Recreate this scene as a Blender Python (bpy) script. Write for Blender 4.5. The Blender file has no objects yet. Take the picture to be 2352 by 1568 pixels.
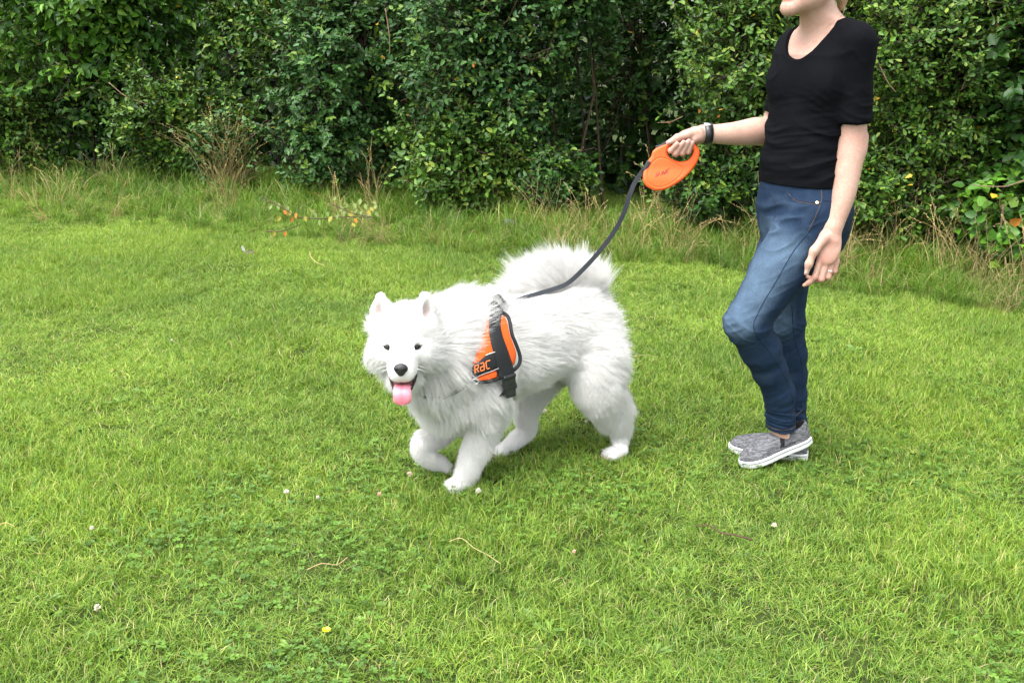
import bpy, math, random
import numpy as np
from mathutils import Vector, Matrix
from mathutils.bvhtree import BVHTree
from mathutils.kdtree import KDTree

rng = np.random.default_rng(7)
random.seed(7)
R = math.radians
scene = bpy.context.scene
COL = scene.collection

# ------------------------------------------------------------------ camera, sky, sun, exposure
CAM_H, PITCH, LENS = 1.46, R(17.9), 35.0
cam_d = bpy.data.cameras.new('camera')
cam_d.lens = LENS
cam_d.sensor_width = 36.0
cam_d.clip_start = 0.05
cam_d.clip_end = 600.0
cam = bpy.data.objects.new('camera', cam_d)
COL.objects.link(cam)
cam.location = (0, 0, CAM_H)
cam.rotation_euler = (R(90) - PITCH, 0, 0)
scene.camera = cam

SUN_EL, SUN_AZ = R(66), R(232)          # compass angle the light comes from: behind the camera, to its left
world = bpy.data.worlds.new('World')
scene.world = world
world.use_nodes = True
wn, wl = world.node_tree.nodes, world.node_tree.links
wn.clear()
w_out = wn.new('ShaderNodeOutputWorld')
w_bg = wn.new('ShaderNodeBackground')
w_hs = wn.new('ShaderNodeHueSaturation')
w_sky = wn.new('ShaderNodeTexSky')
w_sky.sky_type = 'NISHITA'
w_sky.sun_disc = False
w_sky.sun_elevation = SUN_EL
w_sky.sun_rotation = SUN_AZ
w_sky.dust_density = 3.0
w_hs.inputs['Saturation'].default_value = 0.22     # overcast: the blue is nearly gone
w_bg.inputs['Strength'].default_value = 0.15
wl.new(w_sky.outputs[0], w_hs.inputs['Color'])
wl.new(w_hs.outputs[0], w_bg.inputs['Color'])
wl.new(w_bg.outputs[0], w_out.inputs['Surface'])

sun_d = bpy.data.lights.new('sun', 'SUN')
sun_d.energy = 1.3
sun_d.angle = R(50)
sun_d.color = (1.0, 0.97, 0.92)
sun = bpy.data.objects.new('sun', sun_d)
COL.objects.link(sun)
sdir = Vector((math.sin(SUN_AZ) * math.cos(SUN_EL), math.cos(SUN_AZ) * math.cos(SUN_EL), math.sin(SUN_EL)))
sun.rotation_euler = sdir.to_track_quat('Z', 'Y').to_euler()

scene.view_settings.view_transform = 'Standard'
scene.view_settings.look = 'None'
scene.view_settings.exposure = 2.0
scene.view_settings.gamma = 1.0
scene.view_settings.use_curve_mapping = False
scene.render.engine = 'CYCLES'
cy = scene.cycles
cy.max_bounces = 10
cy.diffuse_bounces = 4
cy.glossy_bounces = 3
cy.transmission_bounces = 6
cy.transparent_max_bounces = 8
cy.use_denoising = True
scene.cycles_curves.shape = 'RIBBONS'
scene.cycles_curves.subdivisions = 2

# ------------------------------------------------------------------ picture measurements -> places
FPX = 2352 * LENS / 36.0


def ray(px, py):
    x = (px - 1176) / FPX
    y = -(py - 784) / FPX
    return np.array([x, math.cos(PITCH) + y * math.sin(PITCH), -math.sin(PITCH) + y * math.cos(PITCH)])


def P(px, py, Y):
    d = ray(px, py)
    return np.array([0, 0, CAM_H]) + d * (Y / d[1])


def PZ(px, py, z):
    d = ray(px, py)
    return np.array([0, 0, CAM_H]) + d * ((z - CAM_H) / d[2])


def G(px, py):
    return PZ(px, py, 0.0)


def nz(v):
    v = np.asarray(v, float)
    return v / (np.linalg.norm(v) + 1e-12)


UP = np.array([0, 0, 1.0])

# ------------------------------------------------------------------ numpy noise


def _hash(i, j, k, seed):
    n = (i * 374761393 + j * 668265263 + k * 2147483647 + seed * 144269) & 0xFFFFFFFF
    n = ((n ^ (n >> 13)) * 1274126177) & 0xFFFFFFFF
    n = n ^ (n >> 16)
    return (n & 0xFFFF) / 65535.0


def vnoise(Pn, scale=1.0, seed=0):
    q = np.asarray(Pn, float) * scale + 1000.0
    i = np.floor(q).astype(np.int64)
    f = q - i
    f = f * f * (3 - 2 * f)
    r = 0
    for dx in (0, 1):
        for dy in (0, 1):
            for dz in (0, 1):
                w = (f[:, 0] if dx else 1 - f[:, 0]) * (f[:, 1] if dy else 1 - f[:, 1]) * (f[:, 2] if dz else 1 - f[:, 2])
                r = r + w * _hash(i[:, 0] + dx, i[:, 1] + dy, i[:, 2] + dz, seed)
    return r


def smooth(a, b, x):
    t = np.clip((x - a) / (b - a), 0, 1)
    return t * t * (3 - 2 * t)


# ------------------------------------------------------------------ objects
def tag(o, label=None, cat=None, group=None, kind=None):
    if label: o['label'] = label
    if cat: o['category'] = cat
    if group: o['group'] = group
    if kind: o['kind'] = kind
    return o


def thing(name, loc, label, cat, group=None):
    o = bpy.data.objects.new(name, None)
    o.empty_display_size = 0.05
    COL.objects.link(o)
    o.location = [float(c) for c in loc]
    return tag(o, label, cat, group)


def root_loc(o):
    while o.parent is not None:
        o = o.parent
    return np.array(o.location)


def mesh_data(name, V, F, mat, smooth_=True, attrs=None):
    me = bpy.data.meshes.new(name)
    V = np.asarray(V, np.float32)
    if isinstance(F, np.ndarray):
        F = [F]
    if len(F) and isinstance(F[0], np.ndarray) and F[0].ndim == 2:
        loops = np.concatenate([f.ravel() for f in F]).astype(np.int32)
        tot = np.concatenate([np.full(len(f), f.shape[1], np.int32) for f in F])
    else:
        loops = np.concatenate([np.asarray(f, np.int32) for f in F])
        tot = np.array([len(f) for f in F], np.int32)
    start = np.concatenate([[0], np.cumsum(tot)[:-1]]).astype(np.int32)
    me.vertices.add(len(V))
    me.vertices.foreach_set('co', V.ravel())
    me.loops.add(len(loops))
    me.loops.foreach_set('vertex_index', loops)
    me.polygons.add(len(tot))
    me.polygons.foreach_set('loop_start', start)
    me.polygons.foreach_set('loop_total', tot)
    me.polygons.foreach_set('use_smooth', np.full(len(tot), smooth_, bool))
    me.update(calc_edges=True)
    me.validate()
    if attrs:
        for k, a in attrs.items():
            a = np.asarray(a, np.float32)
            if a.ndim == 1:
                at = me.attributes.new(k, 'FLOAT', 'POINT')
                at.data.foreach_set('value', a)
            else:
                at = me.attributes.new(k, 'FLOAT_COLOR', 'POINT')
                if a.shape[1] == 3:
                    a = np.concatenate([a, np.ones((len(a), 1), np.float32)], 1)
                at.data.foreach_set('color', a.ravel())
    if mat:
        for m in (mat if isinstance(mat, (list, tuple)) else [mat]):
            me.materials.append(m)
    return me


def mk(name, V, F, mat, parent=None, smooth_=True, attrs=None):
    V = np.asarray(V, float)
    if parent is not None:
        V = V - root_loc(parent)
    o = bpy.data.objects.new(name, mesh_data(name, V, F, mat, smooth_, attrs))
    COL.objects.link(o)
    if parent is not None:
        o.parent = parent
    return o


class MB:
    """collects tubes, boxes, ellipsoids into ONE mesh"""
    def __init__(s):
        s.V, s.F, s.A, s.n = [], [], [], 0

    def add(s, V, F, a=None):
        V = np.asarray(V, float)
        for f in F:
            s.F.append([int(i) + s.n for i in f])
        s.V.append(V)
        s.A.append(np.tile(np.asarray(a if a is not None else (1, 1, 1), float), (len(V), 1)))
        s.n += len(V)
        return s

    def tube(s, pts, rad, n=8, cap=True, a=None):
        pts = np.asarray(pts, float)
        m = len(pts)
        rad = np.full(m, rad) if np.isscalar(rad) else np.asarray(rad, float)
        T = np.gradient(pts, axis=0)
        T /= np.linalg.norm(T, axis=1)[:, None] + 1e-12
        ref = np.array([0, 0, 1.0]) if abs(T[0][2]) < 0.9 else np.array([1.0, 0, 0])
        N = nz(np.cross(T[0], ref))
        V = []
        for i in range(m):
            N = nz(N - T[i] * np.dot(N, T[i]))
            B = np.cross(T[i], N)
            for j in range(n):
                t = 2 * math.pi * j / n
                V.append(pts[i] + rad[i] * (math.cos(t) * N + math.sin(t) * B))
        F = [[i * n + j, i * n + (j + 1) % n, (i + 1) * n + (j + 1) % n, (i + 1) * n + j] for i in range(m - 1) for j in range(n)]
        if cap:
            F.append(list(range(n))[::-1])
            F.append([(m - 1) * n + j for j in range(n)])
        return s.add(V, F, a)

    def ribbon(s, pts, side, width, thick=0.0015, a=None):
        """flat strap with thickness; side = unit vectors across"""
        pts = np.asarray(pts, float)
        m = len(pts)
        side = np.asarray(side, float)
        if side.ndim == 1:
            side = np.tile(side, (m, 1))
        T = np.gradient(pts, axis=0)
        N = np.cross(T, side)
        N /= np.linalg.norm(N, axis=1)[:, None] + 1e-12
        V = []
        for i in range(m):
            w = side[i] * (width if np.isscalar(width) else width[i]) / 2
            t = N[i] * thick / 2
            V += [pts[i] - w - t, pts[i] + w - t, pts[i] + w + t, pts[i] - w + t]
        F = [[i * 4 + j, i * 4 + (j + 1) % 4, (i + 1) * 4 + (j + 1) % 4, (i + 1) * 4 + j] for i in range(m - 1) for j in range(4)]
        F += [[3, 2, 1, 0], [(m - 1) * 4 + j for j in range(4)]]
        return s.add(V, F, a)

    def ell(s, c, ax, n=12, m=8, a=None):
        """ellipsoid; ax = 3 axis vectors"""
        c = np.asarray(c, float)
        V, F = [], []
        for i in range(m + 1):
            th = math.pi * i / m
            for j in range(n):
                ph = 2 * math.pi * j / n
                V.append(c + ax[0] * math.sin(th) * math.cos(ph) + ax[1] * math.sin(th) * math.sin(ph) + ax[2] * math.cos(th))
        for i in range(m):
            for j in range(n):
                F.append([i * n + j, (i + 1) * n + j, (i + 1) * n + (j + 1) % n, i * n + (j + 1) % n])
        return s.add(V, F, a)

    def box(s, c, ax, a=None):
        c = np.asarray(c, float)
        V = [c + ax[0] * i + ax[1] * j + ax[2] * k for i in (-1, 1) for j in (-1, 1) for k in (-1, 1)]
        F = [[0, 1, 3, 2], [4, 6, 7, 5], [0, 4, 5, 1], [2, 3, 7, 6], [0, 2, 6, 4], [1, 5, 7, 3]]
        return s.add(V, F, a)

    def build(s, name, mat, parent=None, smooth_=True):
        return mk(name, np.concatenate(s.V), s.F, mat, parent, smooth_, {'col': np.concatenate(s.A)})


def spline(pts, n=20):
    """Catmull-Rom through pts"""
    pts = np.asarray(pts, float)
    p = np.vstack([2 * pts[0] - pts[1], pts, 2 * pts[-1] - pts[-2]])
    out = []
    m = len(pts) - 1
    for t in np.linspace(0, m, n):
        i = min(int(t), m - 1)
        u = t - i
        a, b, c, d = p[i], p[i + 1], p[i + 2], p[i + 3]
        out.append(0.5 * ((2 * b) + (-a + c) * u + (2 * a - 5 * b + 4 * c - d) * u * u + (-a + 3 * b - 3 * c + d) * u ** 3))
    return np.array(out)


# ------------------------------------------------------------------ implicit surfaces: smooth unions turned into one mesh
class Field:
    def __init__(s, lo, hi, h):
        s.lo = np.asarray(lo, float)
        s.h = h
        s.n = np.ceil((np.asarray(hi, float) - s.lo) / h).astype(int) + 1
        s.F = np.full(s.n, 0.5, np.float32)
        s.ax = [(s.lo[i] + h * np.arange(s.n[i])).astype(np.float32) for i in range(3)]

    def _sl(s, lo, hi, pad):
        a = np.clip(np.floor((np.asarray(lo) - pad - s.lo) / s.h).astype(int), 0, s.n - 1)
        b = np.clip(np.ceil((np.asarray(hi) + pad - s.lo) / s.h).astype(int) + 1, 1, s.n)
        sl = tuple(slice(int(a[i]), int(b[i])) for i in range(3))
        X = s.ax[0][sl[0]][:, None, None]
        Y = s.ax[1][sl[1]][None, :, None]
        Z = s.ax[2][sl[2]][None, None, :]
        return sl, X, Y, Z

    def put(s, fn, lo, hi, k=0.0, mode='add', pad=None):
        pad = (k + 4 * s.h) if pad is None else pad
        sl, X, Y, Z = s._sl(lo, hi, pad)
        if s.F[sl].size == 0:
            return s
        d = fn(X, Y, Z).astype(np.float32)
        A = s.F[sl]
        if mode == 'add':
            if k > 0:
                hh = np.maximum(k - np.abs(A - d), 0) / k
                s.F[sl] = np.minimum(A, d) - hh * hh * k * 0.25
            else:
                s.F[sl] = np.minimum(A, d)
        elif mode == 'sub':
            d = -d
            if k > 0:
                hh = np.maximum(k - np.abs(A - d), 0) / k
                s.F[sl] = np.maximum(A, d) + hh * hh * k * 0.25
            else:
                s.F[sl] = np.maximum(A, d)
        return s

    def rc(s, a, ra, b, rb, k=0.02, cuts=(), mode='add'):
        a = np.asarray(a, float); b = np.asarray(b, float)
        ba = b - a
        L2 = float(ba @ ba) + 1e-12
        m = max(ra, rb)

        def fn(X, Y, Z):
            t = np.clip(((X - a[0]) * ba[0] + (Y - a[1]) * ba[1] + (Z - a[2]) * ba[2]) / L2, 0, 1)
            d = np.sqrt((X - a[0] - t * ba[0]) ** 2 + (Y - a[1] - t * ba[1]) ** 2 + (Z - a[2] - t * ba[2]) ** 2) - (ra + t * (rb - ra))
            for c, n in cuts:
                d = np.maximum(d, (X - c[0]) * n[0] + (Y - c[1]) * n[1] + (Z - c[2]) * n[2])
            return d
        return s.put(fn, np.minimum(a, b) - m, np.maximum(a, b) + m, k, mode)

    def chain(s, pts, rads, k=0.02):
        for i in range(len(pts) - 1):
            s.rc(pts[i], rads[i], pts[i + 1], rads[i + 1], k if i == 0 else min(k, 0.012))
        return s

    def schain(s, pts, rads, k=0.02, m=5):
        """a limb: the chain resampled to a smooth curve"""
        q = spline(np.column_stack([np.asarray(pts, float), rads]), m * (len(pts) - 1) + 1)
        for i in range(len(q) - 1):
            s.rc(q[i, :3], q[i, 3], q[i + 1, :3], q[i + 1, 3], k if i == 0 else .004)
        return s

    def ell(s, c, ax, r, k=0.02, mode='add'):
        """ax: 3 orthonormal axes, r: 3 radii"""
        c = np.asarray(c, float)
        m = max(r)

        def fn(X, Y, Z):
            k0 = 0; k1 = 0
            for A, rr in zip(ax, r):
                q = (X - c[0]) * A[0] + (Y - c[1]) * A[1] + (Z - c[2]) * A[2]
                k0 = k0 + (q / rr) ** 2
                k1 = k1 + (q / rr ** 2) ** 2
            k0 = np.sqrt(k0); k1 = np.sqrt(k1) + 1e-9
            return k0 * (k0 - 1) / k1
        return s.put(fn, c - m, c + m, k, mode)

    def cut(s, c, n):
        c = np.asarray(c, float)
        X = s.ax[0][:, None, None]; Y = s.ax[1][None, :, None]; Z = s.ax[2][None, None, :]
        s.F = np.maximum(s.F, ((X - c[0]) * n[0] + (Y - c[1]) * n[1] + (Z - c[2]) * n[2]).astype(np.float32))
        return s

    def mesh(s, iso=0.0):
        F = s.F - iso
        F[0], F[-1], F[:, 0], F[:, -1], F[:, :, 0], F[:, :, -1] = (np.maximum(F[0], 1e-4), np.maximum(F[-1], 1e-4), np.maximum(F[:, 0], 1e-4),
                                                                 np.maximum(F[:, -1], 1e-4), np.maximum(F[:, :, 0], 1e-4), np.maximum(F[:, :, -1], 1e-4))
        S = F < 0
        c = S[:-1, :-1, :-1].astype(np.int8)
        cnt = np.zeros(c.shape, np.int8)
        offs = [(i, j, k) for i in (0, 1) for j in (0, 1) for k in (0, 1)]
        n = F.shape
        for i, j, k in offs:
            cnt += S[i:n[0] - 1 + i, j:n[1] - 1 + j, k:n[2] - 1 + k]
        I = np.argwhere((cnt > 0) & (cnt < 8))
        idm = np.full(cnt.shape, -1, np.int32)
        idm[I[:, 0], I[:, 1], I[:, 2]] = np.arange(len(I))
        val = {o: F[I[:, 0] + o[0], I[:, 1] + o[1], I[:, 2] + o[2]].astype(float) for o in offs}
        acc = np.zeros((len(I), 3)); w = np.zeros(len(I))
        for o in offs:
            for axn in range(3):
                if o[axn] == 0:
                    p = list(o); p[axn] = 1; p = tuple(p)
                    a, b = val[o], val[p]
                    m = (a < 0) != (b < 0)
                    t = np.where(m, a / np.where(m, a - b, 1), 0)
                    q = np.array(o, float)[None, :] + np.zeros((len(I), 3))
                    q[:, axn] += t
                    acc[m] += q[m]; w[m] += 1
        V = s.lo + s.h * (I + acc / w[:, None])
        quads = []
        for axn in range(3):
            a = [slice(None)] * 3; b = [slice(None)] * 3
            a[axn] = slice(0, -1); b[axn] = slice(1, None)
            A, B = S[tuple(a)], S[tuple(b)]
            E = np.argwhere(A != B)
            o1, o2 = (axn + 1) % 3, (axn + 2) % 3
            ok = (E[:, o1] > 0) & (E[:, o2] > 0) & (E[:, o1] < n[o1] - 1) & (E[:, o2] < n[o2] - 1)
            E = E[ok]
            ins = A[E[:, 0], E[:, 1], E[:, 2]]

            def cid(d1, d2):
                Q = E.copy(); Q[:, o1] += d1; Q[:, o2] += d2
                return idm[Q[:, 0], Q[:, 1], Q[:, 2]]
            q = np.stack([cid(-1, -1), cid(0, -1), cid(0, 0), cid(-1, 0)], 1)
            q[~ins] = q[~ins][:, ::-1]
            quads.append(q)
        Q = np.concatenate(quads)
        Q = Q[(Q >= 0).all(1)]
        return V, Q


def relax(V, Q, it=2, lam=0.5):
    V = V.copy()
    for _ in range(it):
        acc = np.zeros_like(V); w = np.zeros(len(V))
        for i in range(4):
            np.add.at(acc, Q[:, i], V[Q[:, (i + 1) % 4]]); np.add.at(w, Q[:, i], 1)
            np.add.at(acc, Q[:, i], V[Q[:, (i + 3) % 4]]); np.add.at(w, Q[:, i], 1)
        V += lam * (acc / w[:, None] - V)
    return V


def vnormals(V, Q):
    fn = np.cross(V[Q[:, 2]] - V[Q[:, 0]], V[Q[:, 3]] - V[Q[:, 1]])
    N = np.zeros_like(V)
    for i in range(4):
        np.add.at(N, Q[:, i], fn)
    return N / (np.linalg.norm(N, axis=1)[:, None] + 1e-12)


def bvh(V, Q):
    return BVHTree.FromPolygons([tuple(v) for v in V], [tuple(int(i) for i in q) for q in Q])


def onto(tree, px, py, off=0.0):
    """where the sight line of a measured picture point meets a surface already built"""
    d = Vector(ray(px, py)).normalized()
    hit, nrm, _, _ = tree.ray_cast(Vector((0, 0, CAM_H)), d)
    if hit is None:
        return None, None
    if nrm.dot(d) > 0:
        nrm = -nrm
    return np.array(hit + nrm * off), np.array(nrm)


def onto_path(tree, pts, n=24, off=0.0):
    out, nn = [], []
    for q in spline(np.array([(x, y, 0) for x, y in pts]), n):
        h, m = onto(tree, q[0], q[1], off)
        if h is not None:
            out.append(h); nn.append(m)
    return np.array(out), np.array(nn)


# ------------------------------------------------------------------ materials
def new_mat(name):
    m = bpy.data.materials.new(name)
    m.use_nodes = True
    nt = m.node_tree
    b = nt.nodes['Principled BSDF']
    return m, nt.nodes, nt.links, b


def noise_node(N, L, scale, detail=3, vec=None, rough=0.55):
    t = N.new('ShaderNodeTexNoise')
    t.inputs['Scale'].default_value = scale
    t.inputs['Detail'].default_value = detail
    t.inputs['Roughness'].default_value = rough
    if vec is not None:
        L.new(vec, t.inputs['Vector'])
    return t


def ramp(N, L, fac, stops):
    r = N.new('ShaderNodeValToRGB')
    e = r.color_ramp.elements
    while len(e) < len(stops):
        e.new(0.5)
    for i, (p, c) in enumerate(stops):
        e[i].position = p
        e[i].color = (*c, 1) if len(c) == 3 else c
    L.new(fac, r.inputs[0])
    return r


def mix(N, L, a, b, fac, mode='MIX'):
    m = N.new('ShaderNodeMix')
    m.data_type = 'RGBA'
    m.blend_type = mode
    for s, v in ((m.inputs[6], a), (m.inputs[7], b), (m.inputs[0], fac)):
        if hasattr(v, 'is_output'):
            L.new(v, s)
        elif isinstance(v, (int, float)):
            s.default_value = v
        else:
            s.default_value = (*v, 1)
    return m.outputs[2]


def simple(name, col, rough=0.6, spec=0.4, noise=0.0, scale=60, bump=0.0, bscale=300, attr=None, sheen=0.0):
    m, N, L, b = new_mat(name)
    b.inputs['Roughness'].default_value = rough
    b.inputs['Specular IOR Level'].default_value = spec
    if sheen:
        b.inputs['Sheen Weight'].default_value = sheen
    c = None
    if attr:
        a = N.new('ShaderNodeAttribute'); a.attribute_name = attr
        c = mix(N, L, col, a.outputs['Color'], 1.0, 'MULTIPLY')
    if noise:
        tc = N.new('ShaderNodeTexCoord')
        t = noise_node(N, L, scale, 4, tc.outputs['Object'])
        r = ramp(N, L, t.outputs[0], [(0.3, (1 - noise,) * 3), (0.7, (1 + noise * 0.6,) * 3)])
        c = mix(N, L, c if c is not None else col, r.outputs[0], 1.0, 'MULTIPLY')
    if c is None:
        b.inputs['Base Color'].default_value = (*col, 1)
    else:
        L.new(c, b.inputs['Base Color'])
    if bump:
        tc = N.new('ShaderNodeTexCoord')
        t = noise_node(N, L, bscale, 3, tc.outputs['Object'])
        bp = N.new('ShaderNodeBump')
        bp.inputs['Strength'].default_value = bump
        bp.inputs['Distance'].default_value = 0.002
        L.new(t.outputs[0], bp.inputs['Height'])
        L.new(bp.outputs[0], b.inputs['Normal'])
    return m


def leafy(name, tint=(1, 1, 1), rough=0.45, spec=0.45, trans=0.35, varscale=0.6, var=0.25, attr='col'):
    """leaf / blade: colour from the piece's own attribute, some light passing through"""
    m, N, L, b = new_mat(name)
    a = N.new('ShaderNodeAttribute'); a.attribute_name = attr
    oi = N.new('ShaderNodeObjectInfo')
    geo = N.new('ShaderNodeNewGeometry')
    t = noise_node(N, L, varscale, 3, geo.outputs['Position'])
    r = ramp(N, L, t.outputs[0], [(0.3, (1 - var, 1 - var * 0.8, 1 - var * 0.6)), (0.7, (1 + var, 1 + var * 0.8, 1 + var * 0.4))])
    c = mix(N, L, a.outputs['Color'], r.outputs[0], 1.0, 'MULTIPLY')
    c = mix(N, L, c, tint, 1.0, 'MULTIPLY')
    L.new(c, b.inputs['Base Color'])
    b.inputs['Roughness'].default_value = rough
    b.inputs['Specular IOR Level'].default_value = spec
    tr = N.new('ShaderNodeBsdfTranslucent')
    ct = mix(N, L, c, (1.15, 1.1, 0.5), 1.0, 'MULTIPLY')
    L.new(ct, tr.inputs['Color'])
    ms = N.new('ShaderNodeMixShader')
    ms.inputs[0].default_value = trans
    L.new(b.outputs[0], ms.inputs[1]); L.new(tr.outputs[0], ms.inputs[2])
    L.new(ms.outputs[0], N['Material Output'].inputs['Surface'])
    return m


M = {}
M['grass'] = leafy('grass_blades', rough=0.55, spec=0.2, trans=0.32, varscale=0.9, var=0.30)
M['long_grass'] = leafy('long_grass_blades', rough=0.55, spec=0.2, trans=0.3, varscale=1.1, var=0.25)
M['leaf'] = leafy('shrub_leaf', rough=0.42, spec=0.24, trans=0.12, varscale=1.4, var=0.22)
M['clover'] = leafy('clover_leaf', rough=0.5, spec=0.35, trans=0.25)
M['bark'] = simple('bark', (0.09, 0.065, 0.045), 0.85, 0.2, 0.4, 40, 0.5, 120, attr='col')
M['soil'] = simple('lawn_soil', (0.035, 0.05, 0.012), 0.95, 0.1, 0.5, 6, 0.6, 60)
M['petal_white'] = simple('clover_petal', (0.55, 0.53, 0.46), 0.6, 0.3, 0.15, 200, attr='col')
M['petal_yellow'] = simple('buttercup_petal', (0.85, 0.62, 0.01), 0.35, 0.5)
M['straw'] = simple('straw', (0.42, 0.33, 0.17), 0.7, 0.3, 0.3, 30, attr='col')
M['stone'] = simple('grey_stone', (0.10, 0.105, 0.11), 0.85, 0.3, 0.35, 30, 0.6, 60)
# ------------------------------------------------------------------ ground
def gh(xy):
    xy = np.atleast_2d(xy)
    q = np.concatenate([xy, np.zeros((len(xy), 1))], 1)
    return (vnoise(q, 1.3, 3) - 0.5) * 0.035 + (vnoise(q, 4.0, 4) - 0.5) * 0.014 + 0.002


def graded(lo, hi, a, b, fine, far):
    left = a - np.geomspace(0.2, a - lo, far)[::-1]
    right = b + np.geomspace(0.2, hi - b, far)
    return np.concatenate([left, np.arange(a, b, fine), right])


gx = graded(-200, 200, -8, 7, 0.12, 22)
gy = graded(-200, 200, 0, 13, 0.12, 22)
GX, GY = np.meshgrid(gx, gy, indexing='ij')
xy = np.stack([GX.ravel(), GY.ravel()], 1)
gv = np.column_stack([xy, gh(xy)])
idx = np.arange(len(gv)).reshape(GX.shape)
gq = np.stack([idx[:-1, :-1].ravel(), idx[1:, :-1].ravel(), idx[1:, 1:].ravel(), idx[:-1, 1:].ravel()], 1)
ground = mk('ground', gv, gq, M['soil'])
tag(ground, 'flat grassed ground of the meadow running under the hedge', 'ground', None, 'structure')


# ------------------------------------------------------------------ blades, leaves, twigs in bulk
def blades(base, lean, height, width, col, yaw, nseg=3, droop=0.6, fold=None):
    """bent tapering blades, one strip each. base (n,3), lean (n,) 0..1 horizontal reach per height"""
    n = len(base)
    d = np.stack([np.cos(yaw), np.sin(yaw), np.zeros(n)], 1)
    face = yaw + rng.normal(0, 0.9, n)
    s = np.stack([-np.sin(face), np.cos(face), np.zeros(n)], 1)
    V = np.zeros((n, nseg * 2 + 1, 3))
    C = np.zeros((n, nseg * 2 + 1, 3))
    for i in range(nseg + 1):
        t = i / nseg
        up = height * (t - droop * lean * t * t * 0.5)
        c = base + d * (height * lean * t * t)[:, None] + UP * up[:, None]
        w = width * (1 - t) ** 0.6 * 0.5
        if i < nseg:
            V[:, 2 * i] = c - s * w[:, None]
            V[:, 2 * i + 1] = c + s * w[:, None]
            C[:, 2 * i] = C[:, 2 * i + 1] = col
        else:
            V[:, 2 * i] = c
            C[:, 2 * i] = col
    m = nseg * 2 + 1
    o = np.arange(n)[:, None] * m
    Q = [np.concatenate([o + 2 * i, o + 2 * i + 1, o + 2 * i + 3, o + 2 * i + 2], 1) for i in range(nseg - 1)]
    T = np.concatenate([o + 2 * nseg - 2, o + 2 * nseg - 1, o + 2 * nseg], 1)
    return V.reshape(-1, 3), ([np.concatenate(Q)] if Q else []) + [T], C.reshape(-1, 3)


def join(parts):
    """several (V, [F...], C) into one"""
    Vs, Cs, by, n = [], [], {}, 0
    for V, F, C in parts:
        for f in F:
            by.setdefault(f.shape[1], []).append(f + n)
        Vs.append(V); Cs.append(C); n += len(V)
    return np.concatenate(Vs), [np.concatenate(v) for v in by.values()], np.concatenate(Cs)


LEAF_T = {
    'oval': np.array([[0, 0, 0], [.28, .5, .05], [.68, .42, .05], [1, 0, -.06], [.68, -.42, .05], [.28, -.5, .05], [.5, 0, -.04]]),
    'obovate': np.array([[0, 0, 0], [.4, .36, .04], [.78, .46, .05], [1, 0, 0], [.78, -.46, .05], [.4, -.36, .04], [.55, 0, -.05]]),
    'pointed': np.array([[0, 0, 0], [.22, .46, .07], [.6, .4, .05], [1.05, 0, -.14], [.6, -.4, .05], [.22, -.46, .07], [.45, 0, -.05]]),
}
LEAF_F = np.array([[6, 0, 1], [6, 1, 2], [6, 2, 3], [6, 3, 4], [6, 4, 5], [6, 5, 0]])


def leaves(pos, dirn, nrm, length, width, col, kind='oval'):
    n = len(pos)
    dirn = dirn / (np.linalg.norm(dirn, axis=1)[:, None] + 1e-9)
    side = np.cross(nrm, dirn)
    side /= np.linalg.norm(side, axis=1)[:, None] + 1e-9
    nr = np.cross(dirn, side)
    T = LEAF_T[kind]
    V = (pos[:, None, :] + dirn[:, None, :] * (T[None, :, 0:1] * length[:, None, None])
         + side[:, None, :] * (T[None, :, 1:2] * width[:, None, None])
         + nr[:, None, :] * (T[None, :, 2:3] * length[:, None, None] * 1.6))
    F = (LEAF_F[None] + (np.arange(n) * 7)[:, None, None]).reshape(-1, 3)
    return V.reshape(-1, 3), [F], np.repeat(col, 7, axis=0)


def twigs(pts, r0, r1, col):
    """pts (n,m,3): thin three-sided tubes"""
    n, m, _ = pts.shape
    T = pts[:, -1] - pts[:, 0]
    A = np.cross(T, rng.normal(0, 1, (n, 3))); A /= np.linalg.norm(A, axis=1)[:, None] + 1e-9
    B = np.cross(T, A); B /= np.linalg.norm(B, axis=1)[:, None] + 1e-9
    V = np.zeros((n, m, 3, 3))
    for j in range(3):
        t = 2 * math.pi * j / 3
        o = A * math.cos(t) + B * math.sin(t)
        for i in range(m):
            r = r0 + (r1 - r0) * i / (m - 1)
            V[:, i, j] = pts[:, i] + o * (r[:, None] if not np.isscalar(r) else r)
    o = (np.arange(n) * m * 3)[:, None]
    Q = [np.concatenate([o + i * 3 + j, o + i * 3 + (j + 1) % 3, o + (i + 1) * 3 + (j + 1) % 3, o + (i + 1) * 3 + j], 1)
         for i in range(m - 1) for j in range(3)]
    return V.reshape(-1, 3), [np.concatenate(Q)], np.repeat(col, m * 3, axis=0)


def pick(cols, w, n, jit=0.15):
    c = np.array(cols)[rng.choice(len(cols), n, p=np.array(w) / np.sum(w))]
    return c * (1 + rng.normal(0, jit, (n, 1))).clip(0.5, 1.6)


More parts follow.
